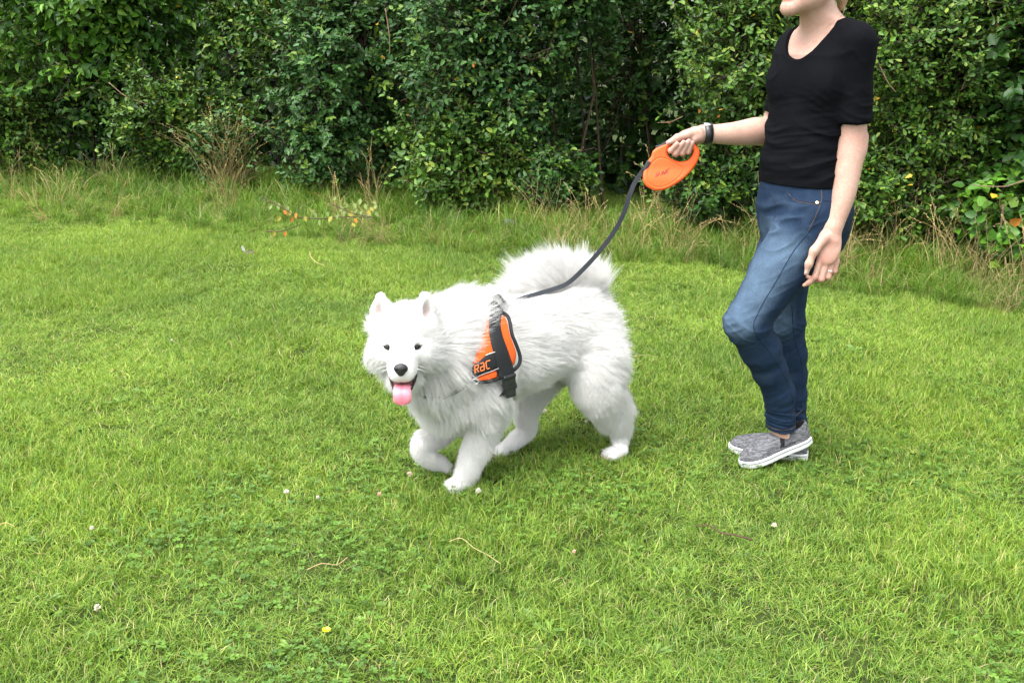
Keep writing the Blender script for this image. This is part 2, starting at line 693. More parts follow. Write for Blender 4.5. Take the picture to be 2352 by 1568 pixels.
# ------------------------------------------------------------------ instancing of patches for what nobody could count
def scatter(name, sources, pts, rot, scl, label, cat, pickid=None):
    """points carrying instanced copies of small patch meshes: one stuff object"""
    me = bpy.data.meshes.new(name)
    me.vertices.add(len(pts))
    me.vertices.foreach_set('co', np.asarray(pts, np.float32).ravel())
    a = me.attributes.new('rotz', 'FLOAT_VECTOR', 'POINT'); a.data.foreach_set('vector', np.asarray(rot, np.float32).ravel())
    a = me.attributes.new('scl', 'FLOAT_VECTOR', 'POINT'); a.data.foreach_set('vector', np.asarray(scl, np.float32).ravel())
    a = me.attributes.new('pid', 'INT', 'POINT')
    a.data.foreach_set('value', np.asarray(pickid if pickid is not None else rng.integers(0, len(sources), len(pts)), np.int32))
    o = bpy.data.objects.new(name, me)
    COL.objects.link(o)
    tag(o, label, cat, None, 'stuff')
    ng = bpy.data.node_groups.new(name, 'GeometryNodeTree')
    ng.interface.new_socket('Geometry', in_out='INPUT', socket_type='NodeSocketGeometry')
    ng.interface.new_socket('Geometry', in_out='OUTPUT', socket_type='NodeSocketGeometry')
    N, L = ng.nodes, ng.links
    gi = N.new('NodeGroupInput'); go = N.new('NodeGroupOutput')
    iop = N.new('GeometryNodeInstanceOnPoints')
    g2i = N.new('GeometryNodeGeometryToInstance')
    for s in reversed(sources):
        oi = N.new('GeometryNodeObjectInfo')
        oi.inputs['Object'].default_value = s
        oi.inputs['As Instance'].default_value = False
        L.new(oi.outputs['Geometry'], g2i.inputs[0])

    def attr(nm, dt):
        t = N.new('GeometryNodeInputNamedAttribute'); t.data_type = dt
        t.inputs['Name'].default_value = nm
        return t.outputs['Attribute']
    L.new(gi.outputs[0], iop.inputs['Points'])
    L.new(g2i.outputs[0], iop.inputs['Instance'])
    iop.inputs['Pick Instance'].default_value = True
    L.new(attr('pid', 'INT'), iop.inputs['Instance Index'])
    L.new(attr('rotz', 'FLOAT_VECTOR'), iop.inputs['Rotation'])
    L.new(attr('scl', 'FLOAT_VECTOR'), iop.inputs['Scale'])
    L.new(iop.outputs[0], go.inputs[0])
    md = o.modifiers.new('scatter', 'NODES')
    md.node_group = ng
    return o


def source(name, V, F, C, mat):
    """a patch mesh the scatter copies; it is not itself linked into the scene"""
    o = bpy.data.objects.new(name, mesh_data(name, V, F, mat, True, {'col': C}))
    o['kind'] = 'stuff'
    return o


LAWN = [(0.168, 0.275, 0.034), (0.238, 0.345, 0.058), (0.080, 0.180, 0.022), (0.29, 0.355, 0.09), (0.42, 0.36, 0.18), (0.13, 0.235, 0.065)]


def lawn_patch(n, size, hmin, hmax, w=0.0030):
    b = np.zeros((n, 3)); b[:, :2] = rng.uniform(-size, size, (n, 2))
    nb = 26
    ctr = rng.uniform(-size, size, (nb, 2))
    k = rng.integers(0, nb, n)
    near = rng.random(n) < 0.45
    b[near, :2] = ctr[k[near]] + rng.normal(0, 0.012, (near.sum(), 2))
    h = rng.uniform(hmin, hmax, n) * (0.7 + 0.5 * rng.random(n))
    yaw = np.where(near, k * 2.4, 0) + rng.uniform(0, 6.28, n) * np.where(near, 0.35, 1)
    c = pick(LAWN, [5, 4, 3, 2, .45, 1.3], n)
    lean = rng.uniform(0.15, 1.15, n)
    return blades(b, lean, h, rng.uniform(0.6, 1.35, n) * w, c, yaw, 3, 0.75)


lawn_src = [source('lawn_patch', *lawn_patch(1150, 0.16, 0.020, 0.050), M['grass']) for _ in range(8)]
step = 0.168
ys = np.arange(1.3, 10.6, step)
pp = []
for yy in ys:
    xm = 0.70 * yy + 1.3
    xs = np.arange(-xm, xm, step)
    pp.append(np.stack([xs + rng.uniform(-.08, .08, len(xs)), np.full(len(xs), yy) + rng.uniform(-.08, .08, len(xs))], 1))
pp = np.concatenate(pp)
pz = gh(pp)
q3 = np.column_stack([pp, pz])
hs = 0.55 + 0.95 * vnoise(q3 * [1, 1, 0], 1.7, 11) ** 1.5
scl = np.stack([np.ones(len(pp)) * 1.1, np.ones(len(pp)) * 1.1, hs], 1)
rot = np.zeros((len(pp), 3)); rot[:, 2] = rng.uniform(0, 6.28, len(pp))
scatter('lawn_grass', lawn_src, q3 + [0, 0, -0.004], rot, scl, 'short mown green lawn grass covering the meadow', 'grass')


# clover and small broad leaves among the grass
def clover_patch(n, rad, size):
    b = np.zeros((n, 3)); b[:, :2] = rng.normal(0, rad, (n, 2))
    hh = rng.uniform(0.012, 0.032, n)
    parts = []
    col = pick([(0.085, 0.175, 0.022), (0.11, 0.21, 0.026), (0.065, 0.145, 0.022)], [3, 2, 2], n)
    yaw = rng.uniform(0, 6.28, n)
    nr = nz(UP) + rng.normal(0, 0.28, (n, 3))
    ln = rng.uniform(0.7, 1.3, n) * size
    for j in range(3):
        t = yaw + j * 2.094
        d = np.stack([np.cos(t), np.sin(t), np.full(n, 0.1)], 1)
        p = b.copy(); p[:, 2] = hh
        parts.append(leaves(p, d, nr, ln, ln * 0.95, col, 'obovate'))
    return join(parts)


clover_src = [source('clover_patch', *clover_patch(24, 0.085, 0.0095), M['clover']) for _ in range(4)]
cp = []
for _ in range(900):
    yy = rng.uniform(1.6, 6.5)
    xx = rng.uniform(-1, 1) * (0.56 * yy + 0.5)
    cp.append((xx, yy))
cp = np.array(cp)
msk = vnoise(np.column_stack([cp, np.zeros(len(cp))]), 1.6, 21) + 0.25 * np.exp(-((cp[:, 0] - 0.1) ** 2 / 0.5 + (cp[:, 1] - 2.75) ** 2 / 0.2)) > 0.79
cp = cp[msk]
scatter('clover_leaves', clover_src, np.column_stack([cp, gh(cp)]), np.column_stack([np.zeros((len(cp), 2)), rng.uniform(0, 6.28, len(cp))]),
        np.repeat(rng.uniform(0.8, 1.25, (len(cp), 1)), 3, 1), 'patches of three lobed clover leaves growing through the lawn', 'clover')


def rosette(n, ln, wd, kind):
    yaw = np.arange(n) * 2.4 + rng.uniform(0, 1, n)
    d = np.stack([np.cos(yaw), np.sin(yaw), rng.uniform(0.05, 0.35, n)], 1)
    p = np.zeros((n, 3)); p[:, 2] = 0.012
    col = pick([(0.10, 0.19, 0.03), (0.13, 0.23, 0.035), (0.08, 0.16, 0.03)], [2, 2, 1], n)
    L_ = rng.uniform(0.7, 1.2, n) * ln
    return leaves(p, d, UP + rng.normal(0, 0.2, (n, 3)), L_, L_ * wd, col, kind)


weed_src = [source('weed_rosette', *rosette(8, 0.075, 0.30, 'obovate'), M['clover']), source('weed_rosette', *rosette(6, 0.06, 0.42, 'oval'), M['clover']),
            source('weed_rosette', *rosette(9, 0.05, 0.7, 'pointed'), M['clover'])]
wp = []
for _ in range(70):
    yy = rng.uniform(1.7, 6.0)
    wp.append((rng.uniform(-1, 1) * (0.56 * yy + 0.3), yy))
for px, py in ((100, 1430), (330, 1480), (1430, 1480), (1480, 1500), (1390, 1470), (2160, 1080), (2230, 1290), (60, 1400), (1480, 1260), (260, 1460), (1560, 905), (1920, 1150)):
    for _ in range(2):
        wp.append(tuple(G(px, py)[:2] + rng.normal(0, 0.03, 2)))
wp = np.array(wp)
scatter('broadleaf_weeds', weed_src, np.column_stack([wp, gh(wp)]), np.column_stack([rng.normal(0, .12, (len(wp), 2)), rng.uniform(0, 6.28, len(wp))]),
        np.repeat(rng.uniform(0.35, 0.72, (len(wp), 1)), 3, 1), 'low broad leaved weeds dotted through the lawn', 'weeds')

# ------------------------------------------------------------------ long grass along the foot of the hedge
BASE = np.array([(-700, 395), (0, 418), (600, 445), (1150, 512), (1600, 565), (2000, 612), (2352, 655), (2900, 730)], float)
EDGE = np.array([(-700, 480), (0, 505), (400, 530), (600, 548), (1000, 585), (1300, 606), (1600, 612), (2000, 680), (2352, 735), (2900, 830)], float)


def base_y(px):
    return np.interp(px, BASE[:, 0], BASE[:, 1])


def edge_y(px):
    return np.interp(px, EDGE[:, 0], EDGE[:, 1])


def tuft(n, h0, h1, w, cols, cw, lean0=0.2, lean1=1.1, rad=0.05):
    b = np.zeros((n, 3)); b[:, :2] = rng.normal(0, rad, (n, 2))
    yaw = rng.uniform(0, 6.28, n)
    return blades(b, rng.uniform(lean0, lean1, n), rng.uniform(h0, h1, n), rng.uniform(.6, 1.3, n) * w, pick(cols, cw, n), yaw, 5, 0.9)


LONG = [(0.11, 0.205, 0.022), (0.075, 0.16, 0.022), (0.17, 0.24, 0.05), (0.32, 0.27, 0.13)]
long_src = [source('long_grass_tuft', *tuft(46, 0.12, 0.36, 0.0085, LONG, [5, 4, 3, .8]), M['long_grass']) for _ in range(5)]


def seed_stalks(n, h0, h1, rad):
    parts = []
    b = np.zeros((n, 3)); b[:, :2] = rng.normal(0, rad, (n, 2))
    h = rng.uniform(h0, h1, n); yaw = rng.uniform(0, 6.28, n); lean = rng.uniform(0.05, 0.75, n)
    d = np.stack([np.cos(yaw), np.sin(yaw), np.zeros(n)], 1)
    pts = np.stack([b + d * (h * lean * t * t)[:, None] + UP * (h * t * (1 - .35 * lean * t))[:, None] for t in np.linspace(0, 1, 6)], 1)
    col = pick([(0.40, 0.31, 0.15), (0.33, 0.27, 0.13), (0.22, 0.2, 0.08)], [3, 3, 1], n)
    parts.append(twigs(pts, 0.0024, 0.0012, col))
    for k in range(9):                     # the seed head: short scales along the last fifth
        t = 0.78 + 0.025 * k
        i0 = min(int(t * 5), 4); u = t * 5 - i0
        p = pts[:, i0] * (1 - u) + pts[:, i0 + 1] * u
        dd = (pts[:, 5] - pts[:, 4]); dd /= np.linalg.norm(dd, axis=1)[:, None]
        dd = dd + rng.normal(0, .35, (n, 3))
        parts.append(leaves(p, dd, rng.normal(0, 1, (n, 3)), np.full(n, 0.018), np.full(n, 0.006), col * 1.1, 'oval'))
    nb = n * 2
    b2 = np.zeros((nb, 3)); b2[:, :2] = rng.normal(0, rad, (nb, 2))
    parts.append(blades(b2, rng.uniform(.2, 1.2, nb), rng.uniform(h0 * .4, h1 * .6, nb), np.full(nb, .006), pick([(0.38, 0.30, 0.15), (0.26, 0.24, 0.09), (.12, .19, .04)], [3, 2, 1], nb), rng.uniform(0, 6.28, nb), 5, .9))
    return join(parts)


dry_src = [source('dry_stalk_tuft', *seed_stalks(9, 0.25, 0.62, 0.05), M['long_grass']) for _ in range(4)]


def sample_band(n, dens=lambda px: 1.0, bias=1.0, lo=-550, hi=2650):
    out = []
    while len(out) < n:
        px = rng.uniform(lo, hi)
        if rng.random() > dens(px):
            continue
        t = rng.random() ** bias
        b, e = base_y(px) - 10, edge_y(px)
        g = G(px, b + (e - b) * t)
        out.append((g[0], g[1], t))
    return np.array(out)


sb = sample_band(1500, bias=1.1)
z = gh(sb[:, :2])
s = (0.86 - 0.46 * sb[:, 2]) * rng.uniform(0.7, 1.25, len(sb))
scatter('long_grass', long_src, np.column_stack([sb[:, :2], z]), np.column_stack([rng.normal(0, .15, (len(sb), 2)), rng.uniform(0, 6.28, len(sb))]),
        np.stack([s * 1.1, s * 1.1, s], 1), 'uncut long grass leaning along the foot of the hedge', 'grass')


def dryd(px):
    d = 0.15
    for c, w, a in ((100, 130, .55), (540, 70, .8), (830, 80, .5), (1210, 120, .9), (1420, 100, .8), (1560, 80, .5), (1950, 130, .9), (2250, 120, .6)):
        d += a * math.exp(-((px - c) / w) ** 2)
    return min(d, 1)


sb = sample_band(150, dryd, 1.6)
s = (1.05 - 0.55 * sb[:, 2]) * rng.uniform(0.6, 1.15, len(sb))
scatter('dry_grass', dry_src, np.column_stack([sb[:, :2], gh(sb[:, :2])]), np.column_stack([rng.normal(0, .22, (len(sb), 2)), rng.uniform(0, 6.28, len(sb))]),
        np.stack([s, s, s], 1), 'straw coloured dry grass stalks with seed heads before the hedge', 'grass')

# ------------------------------------------------------------------ hedge shrubs
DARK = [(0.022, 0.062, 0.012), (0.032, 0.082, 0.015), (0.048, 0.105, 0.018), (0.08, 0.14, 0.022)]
BLUE = [(0.028, 0.072, 0.022), (0.042, 0.098, 0.028), (0.064, 0.125, 0.036), (0.10, 0.155, 0.035)]
FRESH = [(0.05, 0.12, 0.016), (0.085, 0.18, 0.022), (0.035, 0.085, 0.018), (0.13, 0.23, 0.03)]
OLIVE = [(0.04, 0.088, 0.016), (0.062, 0.122, 0.02), (0.095, 0.165, 0.026), (0.16, 0.19, 0.035)]

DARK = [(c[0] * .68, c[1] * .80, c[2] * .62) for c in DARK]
BLUE = [(c[0] * .80, c[1] * .96, c[2] * .74) for c in BLUE]
OLIVE = [(c[0] * .80, c[1] * .94, c[2] * .70) for c in OLIVE]
FRESH = [(c[0] * 1.0, c[1] * 1.12, c[2] * .9) for c in FRESH]

def away(px):
    d = ray(px, 500); d[2] = 0
    return nz(d)


def shrub(label, px, rx, ry, height, zc, ntw, ln, kind, cols, back=0.5, low=0.0, single=0, name='hedge_shrub', asp=0.55, twl=0.34, lumps=2.4, group='shrubs that make up the hedge'):
    g = G(px, base_y(px))
    A = away(px)
    S = np.array([A[1], -A[0], 0])
    c0 = g + A * back
    t = thing(name, (c0[0], c0[1], 0), label, 'shrub', group)
    n = ntw
    # twig tips over a lumpy shell, most of them on the sides that get light
    th = rng.uniform(-math.pi, math.pi, n * 3)
    zz = rng.uniform(-0.95, 1.0, n * 3)
    front = -np.cos(th) * np.sqrt(1 - zz ** 2)        # + = towards the lawn
    keep = rng.random(n * 3) < np.clip(0.45 + 0.6 * front + 0.15 * zz, 0.06, 1)
    th, zz = th[keep][:n], zz[keep][:n]
    n = len(th)
    q = np.sqrt(1 - zz ** 2)
    unit = np.cos(th)[:, None] * q[:, None] * A + np.sin(th)[:, None] * q[:, None] * S + zz[:, None] * UP
    lump = 0.56 + 0.80 * vnoise(unit * lumps * 0.9 + [px * .01, 0, 0], 1.0, 5) * (0.6 + 0.8 * vnoise(unit * lumps * 2.2, 1.0, 9))
    depth = rng.random(n) ** 1.8 * 0.6
    rr = lump * (1 - depth)
    zr = (height - low) / 2
    ctr = c0 + UP * (zc if zc else low + zr)
    tip = ctr + (A * ry) * (np.cos(th) * q * rr)[:, None] + (S * rx) * (np.sin(th) * q * rr)[:, None] + UP * (zr * zz * rr)[:, None]
    tip[:, 2] = np.maximum(tip[:, 2], 0.12 + rng.random(n) * 0.2)
    out = unit * [1, 1, 0.5] + UP * rng.uniform(-0.1, 0.75, n)[:, None] + rng.normal(0, 0.38, (n, 3))
    out /= np.linalg.norm(out, axis=1)[:, None]
    tl = twl * rng.uniform(0.6, 1.3, n)
    bend = rng.normal(0, 0.08, (n, 3)) - UP * 0.05
    tt = np.linspace(0, 1, 4)
    pts = np.stack([tip - out * (tl * (1 - u))[:, None] + bend * (tl * 4 * u * (1 - u) * 0.5)[:, None] for u in tt], 1)
    pts[:, :, 2] = np.maximum(pts[:, :, 2], 0.03)
    tw = [twigs(pts, 0.0024, 0.0008, pick([(.7, .7, .7), (1.3, 1.2, 1.1), (0.5, 0.5, 0.5)], [3, 1, 2], n))]
    # main limbs from the ground
    nl = 5
    e = rng.integers(0, n, nl)
    base = c0 + A * rng.uniform(-.2, .3, nl)[:, None] + S * (rng.uniform(-.35, .35, nl) * rx)[:, None]
    endp = pts[e, 0]
    lim = np.stack([base * (1 - u) + endp * u + UP * (0.25 * math.sin(u * math.pi)) * (1 - u) + (rng.normal(0, .04, (nl, 3)) if 0 < u < 1 else 0) for u in np.linspace(0, 1, 6)], 1)
    tw.append(twigs(lim, 0.014, 0.004, pick([(.38, .38, .36), (.55, .52, .48)], [2, 1], nl)))
    # second-order branches carry the twigs
    e2 = rng.integers(0, n, int(n * .25))
    sb_ = pts[e2, 0]
    en = ctr + (sb_ - ctr) * 0.35 + rng.normal(0, .06, (len(e2), 3))
    tw.append(twigs(np.stack([en * (1 - u) + sb_ * u - UP * .05 * math.sin(u * 3.14) for u in np.linspace(0, 1, 4)], 1), 0.007, 0.0032, pick([(.7, .7, .7), (1.1, 1.0, .9)], [2, 1], len(e2))))
    V, F, C = join(tw)
    mk('branches', V, F, M['bark'], t, True, {'col': C})
    # leaves up both sides of every twig
    per = max(7, int(twl / ln * 1.75))
    u = np.tile((np.arange(per) + 0.6) / per, (n, 1)) + rng.normal(0, .02, (n, per))
    u = np.clip(0.18 + 0.84 * u, 0, 1)
    seg = np.clip((u * 3).astype(int), 0, 2); f = u * 3 - seg
    ar = np.arange(n)[:, None]
    p = pts[ar, seg] * (1 - f)[..., None] + pts[ar, seg + 1] * f[..., None]
    tang = pts[ar, seg + 1] - pts[ar, seg]
    tang /= np.linalg.norm(tang, axis=2)[..., None] + 1e-9
    p = p.reshape(-1, 3); tang = tang.reshape(-1, 3)
    N_ = len(p)
    sgn = np.tile(np.where(np.arange(per) % 2, 1.0, -1.0), n)
    face = UP * 0.65 + np.repeat(unit, per, 0) * 0.6 + rng.normal(0, .38, (N_, 3))
    sd = np.cross(face, tang); sd /= np.linalg.norm(sd, axis=1)[:, None] + 1e-9
    ang = rng.uniform(0.6, 1.15, N_)
    dr = tang * np.cos(ang)[:, None] + sd * (np.sin(ang) * sgn)[:, None] - UP * rng.uniform(0, .45 if kind == 'pointed' else .22, N_)[:, None]
    L_ = ln * rng.uniform(0.6, 1.25, N_)
    # young tips are brighter
    col = pick(cols, [4, 4, 3, 1.1], N_, .18)
    fresh = (np.repeat(rng.random(n) < 0.09, per)) & (np.tile(np.arange(per), n) > per * .4)
    col[fresh] = col[fresh] * 0.4 + np.array([0.15, 0.24, 0.03]) * 0.6
    yel = rng.random(N_) < 0.0025
    col[yel] = pick([(0.45, 0.30, 0.03), (0.40, 0.16, 0.03)], [2, 1], yel.sum())
    keepm = np.ones(N_, bool)
    if single:
        # the broad leaves that show largest stand as leaves of their own
        camd = np.linalg.norm(p - [0, 0, CAM_H], axis=1)
        fr = (np.repeat(unit, per, 0) @ -A)
        zok = (p[:, 2] < 1.62)
        score = fr + 0.25 * rng.random(N_) - 0.08 * camd + (L_ / ln) * .6 - 9 * (~zok)
        chosen = np.argsort(-score)[:single]
        keepm[chosen] = False
        meshes = []
        for k in range(4):
            cc = np.array(cols[k])
            Vl, Fl, Cl = leaves(np.zeros((1, 3)), np.array([[1., 0, 0]]), np.array([[0, 0, 1.]]), np.ones(1), np.full(1, asp), cc[None], kind)
            meshes.append(mesh_data('leaf', Vl, Fl, M['leaf'], True, {'col': Cl}))
        for i in chosen:
            d = nz(dr[i]); s_ = nz(np.cross(face[i], d)); nn = np.cross(d, s_)
            o = bpy.data.objects.new('leaf', meshes[int(rng.choice(4, p=[.25, .4, .15, .2]))])
            COL.objects.link(o)
            o.parent = t
            mt = Matrix(((d[0], s_[0], nn[0], p[i][0] - c0[0]), (d[1], s_[1], nn[1], p[i][1] - c0[1]), (d[2], s_[2], nn[2], p[i][2]), (0, 0, 0, 1)))
            o.matrix_basis = mt @ Matrix.Diagonal((L_[i], L_[i], L_[i], 1))
    V, F, C = leaves(p[keepm], dr[keepm], face[keepm], L_[keepm], L_[keepm] * asp * rng.uniform(.85, 1.15, keepm.sum()), col[keepm], kind)
    o = mk('foliage', V, F, M['leaf'], t, True, {'col': C})
    o['kind'] = 'stuff'
    return t


shrub('small leaved green shrub at the left end of the hedge', -60, .95, .75, 1.9, 0, 900, 0.051, 'oval', OLIVE, .5)
shrub('low bushy olive green shrub in front of the hedge at its left end', 70, .55, .45, 1.0, 0, 420, 0.051, 'oval', OLIVE, .15)
shrub('tall shrub of broad bright pointed leaves overhanging the left of the hedge', 260, 1.15, .8, 2.5, 0, 800, 0.081, 'pointed', FRESH, .55, .75, 300, asp=.6, twl=.42)
shrub('dark broad leaved shrub under the bright overhanging shrub', 300, 1.0, .6, 1.2, 0, 420, 0.068, 'pointed', DARK, .75, .1, 0, asp=.6, twl=.4)
shrub('low grey green shrub with small oval leaves below the bright overhanging shrub', 400, .62, .45, 1.15, 0, 560, 0.053, 'obovate', OLIVE, .2)
shrub('short twiggy shrub beside the pale dry grass clump', 510, .36, .3, .72, 0, 240, 0.047, 'oval', BLUE, 0.0)
shrub('tall dull green shrub between the bright overhanging shrub and the dark gap', 640, .75, .6, 2.4, 0, 620, 0.054, 'oval', OLIVE, 1.15, .75)
shrub('big rounded grey green shrub left of the middle of the hedge', 820, .9, .75, 2.3, 0, 1250, 0.053, 'oval', BLUE, .45, .1)
shrub('low green shrub with a few orange leaves at the foot of the grey green one', 780, .6, .4, .9, 0, 480, 0.051, 'oval', BLUE, .15)
shrub('dense dark green shrub in the middle of the hedge behind the tail', 1130, .8, .72, 2.4, 0, 1300, 0.050, 'oval', BLUE, .5, .05)
shrub('low lighter green shrub with yellowing leaves in the middle of the hedge', 1080, .62, .42, 1.0, 0, 620, 0.051, 'oval', OLIVE, .1)
shrub('tall shrub with glossy leaves at the top of the hedge above the dark gap', 1320, .66, .6, 2.6, 0, 700, 0.051, 'oval', BLUE, .75, 1.2)
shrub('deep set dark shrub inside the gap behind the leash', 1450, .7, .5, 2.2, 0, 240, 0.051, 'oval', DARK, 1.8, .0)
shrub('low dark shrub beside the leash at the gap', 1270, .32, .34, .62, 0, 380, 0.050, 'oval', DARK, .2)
shrub('small leaved bright green shrub behind the hand that holds the leash', 1705, .62, .6, 2.3, 0, 1000, 0.044, 'obovate', OLIVE, .45, .15)
shrub('low shrub between the leash handle and the jeans', 1640, .42, .4, .8, 0, 380, 0.047, 'obovate', DARK, .25)
shrub('dense small leaved shrub to the right of the black shirt', 2080, .62, .6, 2.4, 0, 1400, 0.040, 'obovate', OLIVE, .42, .12)
shrub('low small leaved shrub behind the forearm that hangs down', 2000, .42, .4, .85, 0, 480, 0.041, 'obovate', OLIVE, .2)
shrub('dark shrub with larger leaves at the right edge of the hedge', 2330, .62, .55, 2.2, 0, 560, 0.065, 'oval', DARK, .55, .1, asp=.68)
shrub('low shrub with large rounded leaves in the bottom right of the hedge', 2290, .42, .4, .75, 0, 260, 0.065, 'oval', FRESH, .25, asp=.7)
shrub('broad dark shrub beyond the right end of the view', 2620, .8, .6, 2.2, 0, 560, 0.060, 'oval', DARK, .4, .1)
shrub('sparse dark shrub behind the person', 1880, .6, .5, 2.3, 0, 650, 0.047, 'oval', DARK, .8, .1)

# the hedge's dense inside, one mass behind the shrubs
nn_ = 46000
pxs = rng.uniform(-900, 3100, nn_)
bk = 1.7 + rng.random(nn_) * 1.2
pos = np.stack([G(a, base_y(a)) + away(a) * b for a, b in zip(pxs, bk)]) + UP * (rng.random(nn_) * 4.4)[:, None]
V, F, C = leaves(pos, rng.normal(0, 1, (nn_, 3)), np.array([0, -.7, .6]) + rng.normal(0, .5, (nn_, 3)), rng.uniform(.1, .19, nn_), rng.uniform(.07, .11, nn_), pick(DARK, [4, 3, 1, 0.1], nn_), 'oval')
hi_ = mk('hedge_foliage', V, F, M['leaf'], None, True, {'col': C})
tag(hi_, 'dark tangled foliage deep inside the hedge behind the shrubs', 'foliage', None, 'stuff')
# ------------------------------------------------------------------ the dog
def white_fur(name, base, attr=True):
    m, N, L, b = new_mat(name)
    a = N.new('ShaderNodeAttribute'); a.attribute_name = 'col'
    c = mix(N, L, base, a.outputs['Color'], 1.0, 'MULTIPLY') if attr else None
    if c is not None:
        L.new(c, b.inputs['Base Color'])
    else:
        b.inputs['Base Color'].default_value = (*base, 1)
    b.inputs['Roughness'].default_value = 0.75
    b.inputs['Specular IOR Level'].default_value = 0.15
    tr = N.new('ShaderNodeBsdfTranslucent')
    tr.inputs['Color'].default_value = (0.75, 0.74, 0.71, 1)
    ms = N.new('ShaderNodeMixShader'); ms.inputs[0].default_value = 0.34
    L.new(b.outputs[0], ms.inputs[1]); L.new(tr.outputs[0], ms.inputs[2])
    L.new(ms.outputs[0], N['Material Output'].inputs['Surface'])
    return m


M['dog_skin'] = simple('dog_undercoat', (0.68, 0.67, 0.655), 0.9, 0.1, attr='col')
M['fur'] = white_fur('white_fur', (0.73, 0.725, 0.71), False)
M['dog_nose'] = simple('dog_nose', (0.012, 0.011, 0.012), 0.42, 0.5, 0.3, 300, 0.5, 900)
M['dog_eye'] = simple('dog_eye', (0.006, 0.004, 0.003), 0.3, 0.2)
M['dog_rim'] = simple('dog_lip', (0.018, 0.015, 0.015), 0.5, 0.4)
M['dog_mouth'] = simple('dog_mouth', (0.11, 0.018, 0.022), 0.45, 0.5)
M['dog_tongue'] = simple('dog_tongue', (0.62, 0.20, 0.25), 0.38, 0.5, 0.12, 120, 0.25, 700, attr='col')
M['claw'] = simple('claw', (0.35, 0.27, 0.2), 0.5, 0.4)
M['pad'] = simple('paw_pad', (0.10, 0.06, 0.05), 0.8, 0.2)

DB = nz([0.84, 0.54, 0])            # along the back, towards the rump
DL = nz([0.54, -0.84, 0])           # the dog's left, the side in view

# head frame: between the eyes
HO = P(924.5, 797, 2.775)
HF = nz(np.array([-HO[0] - 0.20, -HO[1], -0.02]))     # faces the camera
HR = nz(np.cross(HF, UP))           # to the picture's right
HU = np.cross(HR, HF)
if HR[0] < 0:
    HR = -HR
HU = nz(np.cross(HR, HF)) if np.cross(HR, HF)[2] > 0 else nz(np.cross(HF, HR))


def hp(r, f, u):
    return HO + HR * r + HF * f + HU * u


dogf = Field([-0.62, 2.55, -0.03], [0.52, 3.62, 1.0], 0.0055)
c_chest, c_mid, c_rump = P(1085, 845, 3.04), P(1208, 797, 3.16), P(1338, 770, 3.295)
dogf.rc(c_chest, .138, c_mid, .122, .05)
dogf.rc(c_mid, .122, c_rump, .112, .05)
dogf.rc(P(1120, 775, 3.08), .10, P(1325, 738, 3.285), .082, .05)          # back line
neck0, neck1 = P(1062, 800, 3.0), P(965, 775, 2.92)
dogf.rc(neck0, .125, neck1, .095, .06)
dogf.rc(P(1040, 760, 3.0), .075, P(975, 772, 2.93), .07, .05)
dogf.rc(P(985, 830, 2.95), .088, P(938, 836, 2.93), .064, .05)
dogf.rc(P(1045, 900, 3.0), .095, P(985, 880, 2.94), .07, .05)             # fore chest
dogf.rc(P(1050, 940, 3.02), .085, P(1085, 960, 3.02), .06, .05)
# left foreleg, standing
LF = [P(1115, 900, 2.97), P(1108, 975, 2.985), P(1082, 1062, 2.955), P(1066, 1098, 2.945)]
dogf.schain(LF, [.078, .055, .035, .030], .04)
g0 = G(1047, 1122)
# right foreleg, lifted
RF = [P(1000, 925, 3.05), P(1012, 985, 3.08), P(968, 1022, 3.03), P(985, 1050, 3.035), P(1012, 1064, 3.05)]
dogf.schain(RF, [.068, .045, .031, .029, .023], .04)
# left hind
LH = [P(1358, 832, 3.215), P(1372, 888, 3.19), P(1402, 942, 3.21), P(1424, 985, 3.225), P(1425, 1024, 3.215)]
dogf.schain(LH, [.098, .078, .056, .032, .025], .05)
# right hind
RH = [P(1290, 815, 3.37), P(1228, 890, 3.31), P(1208, 945, 3.28), P(1210, 985, 3.28), P(1178, 1018, 3.245)]
dogf.schain(RH, [.082, .052, .036, .029, .026], .05)


def paw(heel, toe, side, r=.021, lift=0.0):
    d = toe - heel
    dogf.rc(heel, r * 1.12, heel + d * .6, r * 1.15, .012)
    for k in (-1.5, -.5, .5, 1.5):
        fwd = .86 if abs(k) > 1 else 1.0
        dogf.rc(heel + d * .45 + side * k * r * .55, r * .62, heel + d * fwd + side * k * r * .66, r * .60, .007)


LFp = (PZ(1066, 1108, .028), PZ(1034, 1120, .018), nz([-.84, -.54, 0]))
paw(LFp[0], LFp[1], nz(np.cross(UP, LFp[1] - LFp[0])), .024)
paw(RF[4], P(1030, 1077, 3.06), nz([.1, -1, 0]), .0165)
LHh = PZ(1428, 1034, .026)
paw(LHh, LHh + np.array([-.050, -.028, -.006]), nz([.5, -.86, 0]), .020)
RHh = P(1170, 1026, 3.238)
paw(RHh, P(1136, 1043, 3.215), nz(np.cross(UP, P(1140, 1046, 3.215) - RHh)), .0215)
# tail, carried over the back
TAIL = np.array([P(1340, 705, 3.34), P(1342, 674, 3.36), P(1322, 654, 3.37), P(1285, 650, 3.37), P(1243, 660, 3.36), P(1206, 678, 3.34)])
TR = [.052, .042, .040, .040, .036, .024]
dogf.chain(list(TAIL), TR, .05)
